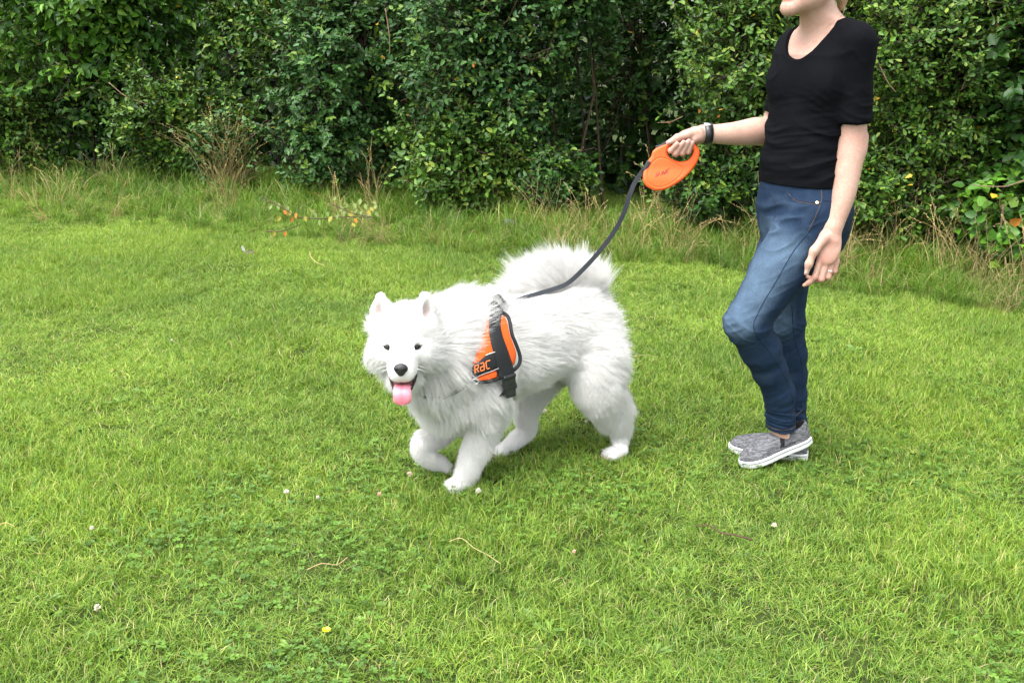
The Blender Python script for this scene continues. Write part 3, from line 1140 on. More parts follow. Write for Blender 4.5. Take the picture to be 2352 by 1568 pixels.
# head
HA = [HR, HF, HU]
dogf.ell(hp(0, -.085, .015), HA, [.083, .095, .080], .05)
dogf.ell(hp(-.05, -.065, -.035), HA, [.05, .06, .05], .04)
dogf.ell(hp(.05, -.065, -.035), HA, [.05, .06, .05], .04)
dogf.rc(hp(0, -.02, -.018), .050, hp(0, .066, -.042), .0335, .03)        # muzzle
dogf.rc(hp(-.018, .03, -.058), .027, hp(-.015, .068, -.060), .021, .015)   # upper lips
dogf.rc(hp(.018, .03, -.058), .027, hp(.015, .068, -.060), .021, .015)
dogf.rc(hp(0, -.03, -.100), .042, hp(0, .050, -.122), .019, .018)        # lower jaw
dogf.rc(hp(-.03, -.015, .022), .018, hp(-.022, .0, .020), .012, .02)      # brows
dogf.rc(hp(.03, -.015, .022), .018, hp(.022, .0, .020), .012, .02)
EAR = []
for s in (-1, 1):
    base = hp(s * .062, -.085, .066)
    tipe = hp(s * .067, -.09, .141)
    fwd = nz(HF * .85 + HR * s * .45)
    ax2 = nz(tipe - base); ax0 = nz(np.cross(fwd, ax2)); ax1 = np.cross(ax2, ax0)
    dogf.rc(base - ax2 * .015, .038, base + ax2 * .025, .029, .02)
    dogf.rc(base + ax2 * .02, .029, tipe - ax2 * .016, .0165, .012)
    dogf.ell(base + ax2 * .026 + fwd * .030, [ax0, ax1, ax2], [.0175, .024, .040], .006, 'sub')
    EAR.append((base, tipe, fwd))
# eye sockets and the open mouth
EYE = [hp(-.0395, -.002, .0), hp(.0395, -.002, .0)]
for e in EYE:
    dogf.ell(e + HF * .006, HA, [.015, .010, .008], .008, 'sub')
dogf.ell(hp(.002, .036, -.094), HA, [.037, .052, .0125], .006, 'sub')
dogV, dogQ = dogf.mesh()
dogV = relax(dogV, dogQ, 2, .4)
dogN = vnormals(dogV, dogQ)
dog = thing('dog', (c_mid[0], c_mid[1], 0), 'fluffy white dog walking on the lawn with its tongue out and one front paw lifted', 'dog')
dc = np.ones((len(dogV), 3))
for base, tipe, fwd in EAR:                                             # pink inner ear, the shading of its hollow painted into the colour too
    ax2 = nz(tipe - base)
    q = dogV - (base + ax2 * .022)
    w = np.exp(-(np.linalg.norm(q, axis=1) / .027) ** 2) * (dogN @ fwd > 0.2)
    dc = dc * (1 - w[:, None] * np.array([.46, .60, .62]))
body_ = mk('body', dogV, dogQ, M['dog_skin'], dog, True, {'col': dc})

# face parts
for e in EYE:
    s = 1 if (e - HO) @ HR > 0 else -1
    b = MB()
    tilt = HR * .97 + HU * .26 * s
    up2 = nz(HU - tilt * (HU @ tilt))
    b.ell(e + HF * .004, [nz(tilt) * .0130, up2 * .0048, HF * .0085], 16, 10)
    eo = b.build('eye', M['dog_eye'], dog)
    b = MB()
    th = np.linspace(0, 2 * math.pi, 25)
    ring = [e + HF * .0085 + nz(tilt) * .0140 * math.cos(t) + up2 * .0050 * math.sin(t) - HF * .004 * math.cos(t) ** 2 for t in th]
    b.tube(ring, .0021, 6, False)
    b.tube([e + HF * .006 + nz(tilt) * -s * .0125 - up2 * .001, e + HF * .008 + nz(tilt) * -s * .019 - up2 * .005], [.0028, .0012], 6)
    b.tube([e + HF * .006 + nz(tilt) * s * .0125, e + HF * .001 + nz(tilt) * s * .020 + up2 * .001], [.0026, .0010], 6)
    rim = b.build('eye_rim', M['dog_rim'], eo)
nf = Field(hp(0, .1, -.035) - .05, hp(0, .1, -.035) + .05, .0016)
nc = hp(0, .097, -.032)
nf.ell(nc, HA, [.0205, .014, .0155], 0)
nf.ell(hp(0, .099, -.046), HA, [.009, .010, .008], .008)
for s in (-1, 1):
    nf.ell(hp(s * .0115, .112, -.035), HA, [.0045, .007, .0042], .003, 'sub')
    nf.ell(hp(s * .0185, .106, -.038), HA, [.004, .006, .0022], .003, 'sub')
nf.rc(hp(0, .113, -.036), .0012, hp(0, .111, -.056), .0012, .002, (), 'sub')
V, Q = nf.mesh()
mk('nose', V, Q, M['dog_nose'], dog)
b = MB()
b.ell(hp(.002, .024, -.096), [HR * .037, HF * .046, HU * .016], 20, 12)
mouth = b.build('mouth', M['dog_mouth'], dog)
b = MB()
for q_ in ([hp(.046, -.004, -.046), hp(.043, .020, -.066), hp(.036, .045, -.088), hp(.027, .062, -.106), hp(.018, .070, -.112)],
           [hp(-.040, .012, -.066), hp(-.038, .028, -.080), hp(-.033, .046, -.094), hp(-.026, .062, -.108), hp(-.018, .070, -.112)],
           [hp(.046, -.004, -.046), hp(.044, .018, -.060), hp(.039, .042, -.074), hp(.031, .062, -.082)],
           [hp(-.040, .012, -.066), hp(-.038, .032, -.074), hp(-.033, .055, -.082)]):
    b.tube(spline(q_, 20), np.r_[.0012, np.full(18, .0032), .0018], 6)
b.build('lips', M['dog_rim'], mouth)
b = MB()
for s in (-1, 1):
    b.tube([hp(s * .024, .058, -.112), hp(s * .0245, .060, -.099)], [.003, .0007], 6)
    for k in range(4):
        b.tube([hp(s * (.027 + .003 * k), .046 - .011 * k, -.107 + .004 * k), hp(s * (.027 + .003 * k), .047 - .011 * k, -.100 + .004 * k)], [.0025, .0010], 5)
b.build('teeth', simple('tooth', (.75, .70, .6), .35, .5), mouth)
# tongue: a grooved slab bending down over the lower lip
ns_, nw = 26, 13
path = spline([hp(0, .02, -.098), hp(0, .055, -.098), hp(0, .082, -.099), hp(.001, .097, -.110), hp(.001, .100, -.126), hp(.0, .098, -.141)], ns_)
wid = np.interp(np.linspace(0, 1, ns_), [0, .35, .6, .8, .9, .96, 1], [.024, .0250, .0262, .0262, .0245, .020, .009])
Tt = np.gradient(path, axis=0); Tt /= np.linalg.norm(Tt, axis=1)[:, None]
Nt = np.cross(HR[None], Tt); Nt /= np.linalg.norm(Nt, axis=1)[:, None]
if Nt[-5] @ HF < 0:
    Nt = -Nt
V, C = [], []
for sgn in (1, -1):
    for i in range(ns_):
        for j in range(nw):
            x = -1 + 2 * j / (nw - 1)
            t = .0055 * math.sqrt(max(0, 1 - x ** 4)) - .0011 * math.exp(-(x / .08) ** 2)
            V.append(path[i] + HR * wid[i] * x + Nt[i] * (t if sgn > 0 else -.0045 * math.sqrt(max(0, 1 - x ** 4))))
            C.append((1, .92 + .10 * x * x, .95 + .05 * x * x) if abs(x) > .10 else (.90, .82, .85))
F = []
for a in (0, ns_ * nw):
    for i in range(ns_ - 1):
        for j in range(nw - 1):
            q = [a + i * nw + j, a + i * nw + j + 1, a + (i + 1) * nw + j + 1, a + (i + 1) * nw + j]
            F.append(q if a else q[::-1])
tongue = mk('tongue', V, F, M['dog_tongue'], dog, True, {'col': np.array(C)})
# claws and pads
for heel, toe, side, r in ((LFp[0], LFp[1], nz(np.cross(UP, LFp[1] - LFp[0])), .024), (LHh, LHh + np.array([-.05, -.028, -.006]), nz([.5, -.86, 0]), .020),
                           (RHh, P(1136, 1043, 3.215), nz(np.cross(UP, P(1140, 1046, 3.215) - RHh)), .0215)):
    d = nz(toe - heel)
    b = MB()
    for k in (-1.5, -.5, .5, 1.5):
        fwd = .86 if abs(k) > 1 else 1.0
        p0 = heel + (toe - heel) * fwd + side * k * r * .66 + d * r * .45
        b.tube([p0, p0 + d * .010 - UP * .001, p0 + d * .016 - UP * .006], [.0034, .0027, .0008], 6)
    b.build('claws', M['claw'], dog)
b = MB()
pe = P(1030, 1077, 3.06)
pn = nz(pe - RF[4])
b.ell(pe + pn * .010 + np.array([.004, -.006, .008]), [pn * .006, nz([.1, -1, 0]) * .012, nz(np.cross(pn, [.1, -1, 0])) * .010], 10, 6)
b.build('paw_pad', M['pad'], dog)

# ---------------------------------------------------------------- fur
dogT = bvh(dogV, dogQ)
SAG0 = c_mid                      # the dog's plane of symmetry
# harness zone on the body (picture outline, see below) keeps its coat pressed flat
HARN = [(1124, 708), (1150, 716), (1168, 735), (1178, 765), (1195, 815), (1188, 845), (1180, 905), (1160, 912), (1150, 872), (1090, 876), (1083, 862), (1100, 800), (1115, 740)]


def inpoly(pts, poly):
    poly = np.asarray(poly, float)
    r = np.zeros(len(pts), bool)
    j = len(poly) - 1
    for i in range(len(poly)):
        a, b2 = poly[i], poly[j]
        c = ((a[1] > pts[:, 1]) != (b2[1] > pts[:, 1])) & (pts[:, 0] < (b2[0] - a[0]) * (pts[:, 1] - a[1]) / (b2[1] - a[1] + 1e-9) + a[0])
        r ^= c
        j = i
    return r


def project(V):
    d = V - np.array([0, 0, CAM_H])
    f = d[:, 1] * math.cos(PITCH) - d[:, 2] * math.sin(PITCH)
    u = d[:, 1] * math.sin(PITCH) + d[:, 2] * math.cos(PITCH)
    return np.stack([1176 + FPX * d[:, 0] / f, 784 - FPX * u / f], 1)


D_ = -UP
CT = []   # (place, direction, length, lift, reach)


def ct(p, d, ln, lift, w=1.0):
    CT.append((np.asarray(p, float), nz(d), ln, lift, w))


ct(hp(0, .095, -.03), -HF + HU * .3, .004, .2, .7)
ct(hp(0, .06, -.02), -HF + HU * .3, .006, .2, .8)
for s in (-1, 1):
    ct(hp(s * .03, .06, -.05), -HF + HR * s * .5 - HU * .4, .007, .25, .7)
    ct(hp(s * .045, .02, -.045), -HF * .8 + HR * s * .7 - HU * .3, .011, .25, .8)
    ct(hp(s * .035, .01, .01), -HF + HU * .6 + HR * s * .3, .010, .2, .8)
    ct(hp(s * .05, -.02, .035), -HF * .6 + HU * .7 + HR * s * .5, .020, .3)
    ct(hp(s * .075, -.04, -.01), HR * s * .8 - HF * .7 - HU * .15, .030, .4)
    ct(hp(s * .085, -.06, -.05), HR * s * .8 - HF * .4 - HU * .55, .048, .5)
    ct(hp(s * .085, -.09, .03), HR * s * .9 - HF * .5 + HU * .1, .042, .5)
    ct(hp(s * .055, -.02, -.10), HR * s * .6 - HU * .8 - HF * .2, .040, .4)
    ct(hp(s * .065, -.085, .10), HU + HR * s * .15, .010, .15, .9)
    ct(hp(s * .066, -.09, .14), HU, .008, .2, .7)
    ct(hp(s * .085, -.085, .065), HU * .5 + HR * s, .014, .3, .8)
    ct(hp(s * .045, -.055, .070), -HF * .8 + HU * .3 - HR * s * .5, .010, .2, 1.)
    ct(hp(s * .065, -.06, .055), -HF * .6 + HR * s * .6, .010, .2, .9)
ct(hp(0, .02, .02), -HF + HU, .008, .2)
for e in EYE:
    s = 1 if (e - HO) @ HR > 0 else -1
    ct(e + HU * .012, HU + HR * s * .6 - HF * .4, .005, .12, .9)
    ct(e - HU * .013, HR * s * .9 - HU * .35 - HF * .4, .004, .12, .9)
    ct(e + HR * s * .022, HR * s - HF * .5, .007, .2, .9)
    ct(e - HR * s * .018 + HF * .01, HU * .9 - HF * .5, .005, .12, .9)
ct(hp(0, -.02, .06), -HF + HU * .8, .018, .3)
ct(hp(0, -.09, .095), -HF + HU * .6, .026, .45)
ct(hp(0, .03, -.125), D_ - HF * .6, .018, .3)
ct(P(1046, 710, 3.0), DB * .55 + UP * .8, .080, .6, 1.2)
ct(P(1095, 705, 3.06), DB * .8 + UP * .6, .085, .6, 1.1)
ct(P(1010, 705, 2.95), UP * .7 + DB * .9, .045, .5)
ct(P(985, 700, 2.9), UP * .3 + DB * 1., .025, .4)
ct(P(1050, 780, 2.88), DB * 1.0 + UP * .05, .075, .42, 1.3)
ct(P(1080, 830, 2.9), DB * 1.0 - UP * .15, .045, .32, 1.1)
ct(P(1030, 850, 2.86), DB * .6 - UP * .7, .080, .42, 1.2)
ct(P(960, 880, 2.86), D_ + HR * .1, .065, .4)
ct(P(880, 850, 2.86), D_ - HR * .5, .060, .45)
ct(P(1000, 930, 2.93), D_ * 1. + DB * .15, .070, .3)
ct(P(1080, 920, 2.9), D_ * .9 + DB * .35, .060, .25)
ct(P(1120, 900, 2.9), D_ * .75 + DB * .5, .055, .25)
ct(P(1130, 960, 2.93), D_ * .9 + DB * .5, .050, .35)
ct(P(1075, 990, 2.93), D_, .030, .25)
ct(P(1115, 1010, 2.97), D_ * .9 + DB * .6, .034, .4, .8)
ct(P(1080, 1060, 2.93), D_ + DB * .3, .022, .42, .8)
ct(P(1050, 1115, 2.93), D_ * .6 - DB * .6, .013, .35, .7)
ct(P(985, 960, 3.03), D_, .035, .25)
ct(P(1000, 1000, 3.05), D_ * .6 - HR * .3, .026, .4)
ct(P(960, 1025, 3.0), D_, .018, .4)
ct(P(1010, 1065, 3.05), nz(RF[4] - RF[3]), .014, .35)
ct(P(1160, 700, 3.1), DB, .050, .3)
ct(P(1240, 685, 3.18), DB * 1 + UP * .1, .055, .33)
ct(P(1320, 665, 3.27), DB * 1 + UP * .2, .060, .4)
ct(P(1160, 800, 3.0), DB * 1. + D_ * .2, .045, .2)
ct(P(1240, 790, 3.05), DB * .9 + D_ * .25, .055, .22, 1.2)
ct(P(1180, 890, 3.05), DB * .6 + D_ * .8, .050, .25)
ct(P(1240, 890, 3.1), DB * .8 + D_ * .55, .046, .22)
ct(P(1300, 880, 3.13), DB * .8 + D_ * .5, .046, .22)
ct(P(1260, 905, 3.2), DB * .9 + D_ * .3, .035, .2)
ct(P(1330, 780, 3.13), DB * .8 + D_ * .4, .058, .25, 1.2)
ct(P(1400, 720, 3.3), DB * .9 + UP * .15, .060, .45)
ct(P(1420, 770, 3.3), DB * .8 + D_ * .45, .062, .42, 1.1)
ct(P(1430, 840, 3.28), DB * .7 + D_ * .6, .062, .4, 1.1)
ct(P(1370, 850, 3.12), DB * .7 + D_ * .65, .060, .26, 1.1)
ct(P(1435, 910, 3.25), DB * .5 + D_ * .8, .065, .42)
ct(P(1360, 940, 3.12), DB * .3 + D_ * .9, .045, .3)
ct(P(1410, 965, 3.19), D_ + DB * .25, .040, .35, .9)
ct(P(1440, 960, 3.22), D_ + DB * .35, .045, .35, .9)
ct(P(1428, 995, 3.22), D_ + DB * .3, .020, .4, .8)
ct(P(1425, 1030, 3.21), D_, .009, .25, .8)
ct(P(1240, 915, 3.27), D_ + DB * .2, .040, .3)
ct(P(1208, 960, 3.26), D_ + DB * .3, .024, .4)
ct(P(1180, 1020, 3.24), D_ * .6 - DB * .7, .015, .35)
ct(P(1145, 1045, 3.22), -DB, .005, .2)
CP = np.array([c[0] for c in CT]); CD = np.array([c[1] for c in CT])
CL = np.array([c[2] for c in CT]); CF = np.array([c[3] for c in CT]); CW = np.array([c[4] for c in CT])


def fur_field(p):
    d, l, f = np.zeros((len(p), 3)), np.zeros(len(p)), np.zeros(len(p))
    for a in range(0, len(p), 20000):
        q = p[a:a + 20000]
        r = np.linalg.norm(q[:, None] - CP[None], axis=2) / CW
        w = 1 / (r + .008) ** 5
        w /= w.sum(1)[:, None]
        d[a:a + 20000] = w @ CD
        l[a:a + 20000] = w @ CL
        f[a:a + 20000] = w @ CF
    return d, l, f


def roots_on(V, Q, N, n):
    T = np.concatenate([Q[:, [0, 1, 2]], Q[:, [0, 2, 3]]])
    ar = np.linalg.norm(np.cross(V[T[:, 1]] - V[T[:, 0]], V[T[:, 2]] - V[T[:, 0]]), axis=1)
    t = T[rng.choice(len(T), n, p=ar / ar.sum())]
    u, v = rng.random(n), rng.random(n)
    m = u + v > 1
    u[m], v[m] = 1 - u[m], 1 - v[m]
    p = V[t[:, 0]] * (1 - u - v)[:, None] + V[t[:, 1]] * u[:, None] + V[t[:, 2]] * v[:, None]
    nn = N[t[:, 0]] * (1 - u - v)[:, None] + N[t[:, 1]] * u[:, None] + N[t[:, 2]] * v[:, None]
    return p, nn / (np.linalg.norm(nn, axis=1)[:, None] + 1e-9)


NS = 330000
rp, rn = roots_on(dogV, dogQ, dogN, NS)
fd, fl, ff = fur_field(rp)
# tail plume
seg_d = np.full(len(rp), 9.0); seg_t = np.zeros((len(rp), 3)); seg_c = np.zeros((len(rp), 3)); seg_u = np.zeros(len(rp))
for i in range(len(TAIL) - 1):
    a, b_ = TAIL[i], TAIL[i + 1]
    t = np.clip(((rp - a) @ (b_ - a)) / ((b_ - a) @ (b_ - a)), 0, 1)
    c = a + t[:, None] * (b_ - a)
    d = np.linalg.norm(rp - c, axis=1)
    m = d < seg_d
    seg_d[m] = d[m]; seg_t[m] = nz(b_ - a); seg_c[m] = c[m]; seg_u[m] = (i + t[m]) / 5
tl = smooth(.075, .05, seg_d) * smooth(.02, .16, seg_u)
plume = (rp - seg_c); plume /= np.linalg.norm(plume, axis=1)[:, None] + 1e-9
fan = rp - P(1338, 752, 3.365)
fan /= np.linalg.norm(fan, axis=1)[:, None]
pd = fan * 1.15 + plume * .18 + seg_t * .12
pd /= np.linalg.norm(pd, axis=1)[:, None]
fd = fd * (1 - tl[:, None]) + pd * tl[:, None]
fl = fl * (1 - tl) + (.070 + .036 * (plume[:, 2] > -.3)) * tl
ff = ff * (1 - tl) + .55 * tl
# leave out: eyes, nose, mouth inside, inner ears; press flat under the harness
ok = np.ones(len(rp), bool)
for e in EYE:
    q = rp - (e + HF * .006)
    ok &= ~(((q @ HR) / .0195) ** 2 + ((q @ HU - .001) / .0105) ** 2 + ((q @ HF) / .03) ** 2 < 1)
q = rp - nc
ok &= ~(((q @ HR) / .021) ** 2 + ((q @ HU + .004) / .020) ** 2 + ((q @ HF) / .02) ** 2 < 1)
q = rp - hp(.002, .036, -.094)
ok &= ~(((q @ HR) / .041) ** 2 + ((q @ HF) / .054) ** 2 + ((q @ HU) / .0165) ** 2 < 1)
for base, tipe, fwd in EAR:
    ax2 = nz(tipe - base)
    q = rp - (base + ax2 * .026 + fwd * .026)
    inn = (np.linalg.norm(q - (q @ ax2)[:, None] * ax2, axis=1) < .018) & (np.abs(q @ ax2) < .040) & (rn @ fwd > .1)
    ok &= ~(inn & (rng.random(len(rp)) < .9))
pj = project(rp)
side_ = (rp - c_mid) @ DL
left = rp - DL * 0
mir = rp - DL[None] * (2 * np.minimum(side_, 0))[:, None]           # the right side mirrored to the left
pjm = project(mir)
along = (rp - c_mid) @ DB
ha = inpoly(pjm, HARN) & (rp[:, 2] > .30) & (along < .1) & (along > -.25) & (np.abs(side_) < .3)
fl = np.where(ha, np.minimum(fl, .007), fl); ff = np.where(ha, .05, ff)
# just in front of the harness the ruff lies over it
rp, rn, fd, fl, ff, tl = rp[ok], rn[ok], fd[ok], fl[ok], ff[ok], tl[ok]
n = len(rp)
lenj = fl * (rng.uniform(.5, 1.1, n) + .45 * (rng.random(n) < .14))
tang = fd - rn * np.sum(fd * rn, 1)[:, None]
tang /= np.linalg.norm(tang, axis=1)[:, None] + 1e-9
jit = rng.normal(0, 1, (n, 3)) * .10
wav = np.stack([vnoise(rp, 22, s) - .5 for s in (31, 32, 33)], 1) * .75
d0 = tang * (1 - ff)[:, None] + rn * (ff + .12)[:, None] + jit + wav * .55
d0 /= np.linalg.norm(d0, axis=1)[:, None]
d1 = tang * (1 - ff * .55)[:, None] + rn * (ff * .55)[:, None] + jit + wav + D_ * (.10 * (fl > .03))[:, None]
d1 = d1 * (1 - tl[:, None]) + (fd + jit + wav * .9) * tl[:, None]
d1 /= np.linalg.norm(d1, axis=1)[:, None]
K = 6
pts = np.zeros((n, K, 3)); pts[:, 0] = rp - rn * .001
for k in range(1, K):
    t = (k - .5) / (K - 1)
    dd = d0 * (1 - t) + d1 * t
    dd /= np.linalg.norm(dd, axis=1)[:, None]
    pts[:, k] = pts[:, k - 1] + dd * (lenj / (K - 1))[:, None]
# hair of the mane that would lie over the harness: mostly combed short, except at its upper front
CORE = [(1118, 716), (1150, 718), (1168, 735), (1178, 765), (1195, 815), (1188, 845), (1184, 908), (1158, 910), (1148, 872), (1092, 876), (1086, 860), (1104, 806), (1112, 770)]
tipj = project(pts[:, -1])
hit_ = inpoly(tipj, CORE) & (((rp - c_mid) @ DL) > -.02)
upperfront = smooth(800, 745, tipj[:, 1]) * smooth(1165, 1130, tipj[:, 0]) * .92 + .30 * smooth(1135, 1105, tipj[:, 0])
upperfront = np.maximum(upperfront, .97 * smooth(1138, 1118, tipj[:, 0]) * smooth(828, 792, tipj[:, 1]))
cutm = hit_ & (rng.random(n) > upperfront)
sc_ = np.where(cutm, .28, 1.0)
pts = pts[:, :1] + (pts - pts[:, :1]) * sc_[:, None, None]
# locks: tips drawn together
nc_ = n // 26
lead = rng.choice(n, nc_, replace=False)
kd = KDTree(nc_)
for i, j in enumerate(lead):
    kd.insert(Vector(rp[j]), i)
kd.balance()
own = np.fromiter((lead[kd.find(v)[1]] for v in rp.tolist()), int, n)
pull = (.45 * rng.random(n) + .12) * smooth(.012, .04, fl) * (1 - tl) + (.35 + .45 * rng.random(n)) * tl
for k in range(1, K):
    t = (k / (K - 1)) ** 1.4
    tgt = pts[own, k]
    pts[:, k] = pts[:, k] * (1 - pull * t * (~cutm))[:, None] + tgt * (pull * t * (~cutm))[:, None]
cu = bpy.data.hair_curves.new('fur')
cu.add_curves([K] * n)
base = np.array(dog.location)
cu.attributes['position'].data.foreach_set('vector', (pts - base).astype(np.float32).ravel())
rad = cu.attributes.get('radius') or cu.attributes.new('radius', 'FLOAT', 'POINT')
rr = np.linspace(1, .12, K)[None] * (.00042 + .00012 * smooth(.02, .06, fl))[:, None]
rad.data.foreach_set('value', rr.astype(np.float32).ravel())
cu.materials.append(M['fur'])
fur = bpy.data.objects.new('fur', cu)
COL.objects.link(fur)
fur.parent = dog
fur['kind'] = 'stuff'
# whiskers
b = MB()
for s in (-1, 1):
    for k in range(6):
        p0 = hp(s * (.030 + .002 * k), .062 - .008 * k, -.042 - .004 * (k % 3))
        d = HR * s * 1. - HU * (.15 + .25 * rng.random()) + HF * .2 - HF * .08 * k
        b.tube([p0, p0 + d * .022, p0 + d * .045 - UP * .006], [.0004, .0003, .0001], 4)
b.build('whiskers', M['fur'], dog)
# ------------------------------------------------------------------ harness worn by the dog
M['orange_cloth'] = simple('orange_fabric', (0.82, 0.11, 0.016), 0.75, 0.25, 0.10, 40, 0.35, 500, attr='col')
M['black_web'] = simple('black_webbing', (0.013, 0.014, 0.016), 0.7, 0.35, 0.25, 200, 0.4, 900)
M['black_plastic'] = simple('black_plastic', (0.012, 0.013, 0.014), 0.38, 0.5, 0.1, 90)
M['metal'] = simple('bright_metal', (0.6, 0.6, 0.6), 0.3, 0.6)
M['metal'].node_tree.nodes['Principled BSDF'].inputs['Metallic'].default_value = 1.0
M['reflective'] = simple('reflective_thread', (0.72, 0.72, 0.72), 0.5, 0.5)
M['orange_thread'] = simple('orange_thread', (0.9, 0.22, 0.06), 0.6, 0.3)

hV, hQ = dogf.mesh(0.020)                       # the flattened coat the harness lies on
hV = relax(hV, hQ, 6, .5)
coat = bvh(hV, hQ)
har = thing('dog_harness', P(1135, 800, 3.0), 'orange and black padded harness with a wide buckle strap on the white dog', 'harness')


def wrap(left, right, nu, off0, off1=None, mirror=True, nv=None):
    """a sheet laid on the coat between two measured edges, then its mirror image over the far side"""
    A, B = spline(np.array([(x, y, 0) for x, y in left]), nu), spline(np.array([(x, y, 0) for x, y in right]), nu)
    nv = nv or 8
    rows = []
    for a, b_ in zip(A, B):
        row = []
        for k in range(nv):
            t = k / (nv - 1)
            q = a * (1 - t) + b_ * t
            h, m = onto(coat, q[0], q[1], 0)
            row.append((h, m))
        rows.append(row)
    for row in rows:                            # a sight line that misses takes its neighbour's place
        for k in range(nv):
            if row[k][0] is None:
                c = [j for j in range(nv) if row[j][0] is not None]
                if c:
                    row[k] = row[min(c, key=lambda j: abs(j - k))]
    rows = [r for r in rows if r[0][0] is not None]
    return rows


def sheet(rows, off, thick, edge_round=True, mirror=True):
    nu, nv = len(rows), len(rows[0])
    H = np.array([[c[0] for c in r] for r in rows]); N = np.array([[c[1] for c in r] for r in rows])
    for _ in range(2):
        H[1:-1] = .5 * H[1:-1] + .25 * (H[:-2] + H[2:])
        N[1:-1] = .5 * N[1:-1] + .25 * (N[:-2] + N[2:])
    N /= np.linalg.norm(N, axis=2)[..., None]
    out = []
    for mir_ in ((False, True) if mirror else (False,)):
        T = H + N * (off + thick); B = H + N * (off - .006)
        if edge_round:
            w = np.ones((nu, nv)); w[:, 0] = w[:, -1] = .15; w[0] = w[-1] = np.minimum(w[0], .15)
            T = H + N * (off + thick * w[..., None])
        V = np.concatenate([T.reshape(-1, 3), B.reshape(-1, 3)])
        if mir_:
            V = V - DL[None] * (2 * ((V - c_mid) @ DL))[:, None]
        F = []
        m = nu * nv
        for i in range(nu - 1):
            for j in range(nv - 1):
                F.append([i * nv + j, i * nv + j + 1, (i + 1) * nv + j + 1, (i + 1) * nv + j])
        rim = [j for j in range(nv)] + [i * nv + nv - 1 for i in range(1, nu)] + [(nu - 1) * nv + j for j in range(nv - 2, -1, -1)] + [i * nv for i in range(nu - 2, 0, -1)]
        for a, b_ in zip(rim, rim[1:] + rim[:1]):
            F.append([b_, a, a + m, b_ + m])
        if mir_:
            F = [f[::-1] for f in F]
        out.append((V, F))
    return out


def sheet_obj(name, rows, off, thick, mat, parent, mirror=True):
    res = [MB().add(V, F).build(name, mat, parent) for V, F in sheet(rows, off, thick, True, mirror)]
    return res[0]


# back pad: orange with a black bound edge
padL = [(1118, 716), (1112, 740), (1106, 772), (1098, 805), (1092, 832)]
padR = [(1152, 722), (1165, 738), (1171, 765), (1187, 808), (1187, 836)]
rows = wrap([(1120, 722), (1114, 745), (1108, 775), (1098, 805), (1086, 838)], [(1154, 727), (1164, 741), (1170, 768), (1185, 810), (1180, 838)], 22, 0, nv=14)
pad = sheet_obj('back_pad', rows, .000, .010, M['orange_cloth'], har)
for mir_ in (0, 1):
    pth, nn = onto_path(coat, [(1150, 718), (1163, 727), (1169, 740), (1174, 768), (1183, 790), (1192, 816), (1191, 834), (1180, 848), (1170, 850)], 40, .004)
    if mir_:
        pth = pth - DL[None] * (2 * ((pth - c_mid) @ DL))[:, None]
    MB().tube(pth, .0062, 8).build('edge_binding', M['black_web'], har)
# orange lower panel below the name band, with its bound edge
rows = wrap([(1093, 868), (1108, 862), (1124, 856), (1140, 849)], [(1098, 872), (1112, 873), (1126, 871), (1142, 866)], 14, 0, nv=6)
sheet_obj('side_panel', rows, .000, .009, M['orange_cloth'], har)
for mir_ in (0, 1):
    pth, nn = onto_path(coat, [(1086, 864), (1094, 873), (1110, 876), (1128, 874), (1145, 868)], 24, .004)
    if mir_:
        pth = pth - DL[None] * (2 * ((pth - c_mid) @ DL))[:, None]
    MB().tube(pth, .0058, 8).build('edge_binding', M['black_web'], har)
# name band
band = wrap([(1084, 842), (1100, 824), (1115, 812), (1132, 806)], [(1083, 867), (1104, 859), (1122, 852), (1141, 844)], 16, 0, nv=8)
band_o = sheet_obj('name_band', band, .007, .006, M['black_web'], har)
# girth strap
st = wrap([(1124, 712), (1119, 745), (1121, 775), (1128, 806), (1137, 840), (1143, 872)], [(1152, 716), (1144, 745), (1148, 772), (1159, 802), (1169, 830), (1175, 856)], 30, 0, nv=6)
strap = sheet_obj('girth_strap', st, .012, .004, M['black_web'], har)
# strap below the buckle, under the chest to the other side
a, n0 = onto(coat, 1160, 902, .006)
if a is not None:
    am = a - DL * (2 * ((a - c_mid) @ DL))
    under = [P(1163, 875, 2.99), a, (a * .7 + am * .3) - UP * .075, (a + am) / 2 - UP * .095, (a * .3 + am * .7) - UP * .075, am, am + UP * .05]
    under[0] = onto(coat, 1160, 880, .008)[0]
    MB().ribbon(spline(under, 24), DB, .038, .003).build('girth_strap', M['black_web'], har)
# buckle
pc, nc2 = onto(coat, 1162, 884, .018)
ptop = onto(coat, 1158, 858, .018)[0]; pbot = onto(coat, 1165, 909, .016)[0]
bu = nz(ptop - pbot); bs = nz(np.cross(bu, nc2)); bn = np.cross(bs, bu)
if bs[0] < 0:
    bs = -bs
pc = (ptop + pbot) / 2
bl = np.linalg.norm(ptop - pbot) / 2
bk = Field(pc - .075, pc + .075, .0021)


def rbox(f, c, ax, r, rad, k=0, mode='add', taper=0.0):
    c = np.asarray(c, float)

    def fn(X, Y, Z):
        q = [(X - c[0]) * A[0] + (Y - c[1]) * A[1] + (Z - c[2]) * A[2] for A in ax]
        wsc = 1 + taper * q[1] / r[1]
        e = [np.abs(q[0]) / np.maximum(wsc, .2) - (r[0] - rad), np.abs(q[1]) - (r[1] - rad), np.abs(q[2]) - (r[2] - rad)]
        return np.sqrt(np.maximum(e[0], 0) ** 2 + np.maximum(e[1], 0) ** 2 + np.maximum(e[2], 0) ** 2) + np.minimum(np.maximum(np.maximum(e[0], e[1]), e[2]), 0) - rad
    m = sum(np.abs(np.asarray(A)) * rr for A, rr in zip(ax, r))
    return f.put(fn, c - m, c + m, k, mode)


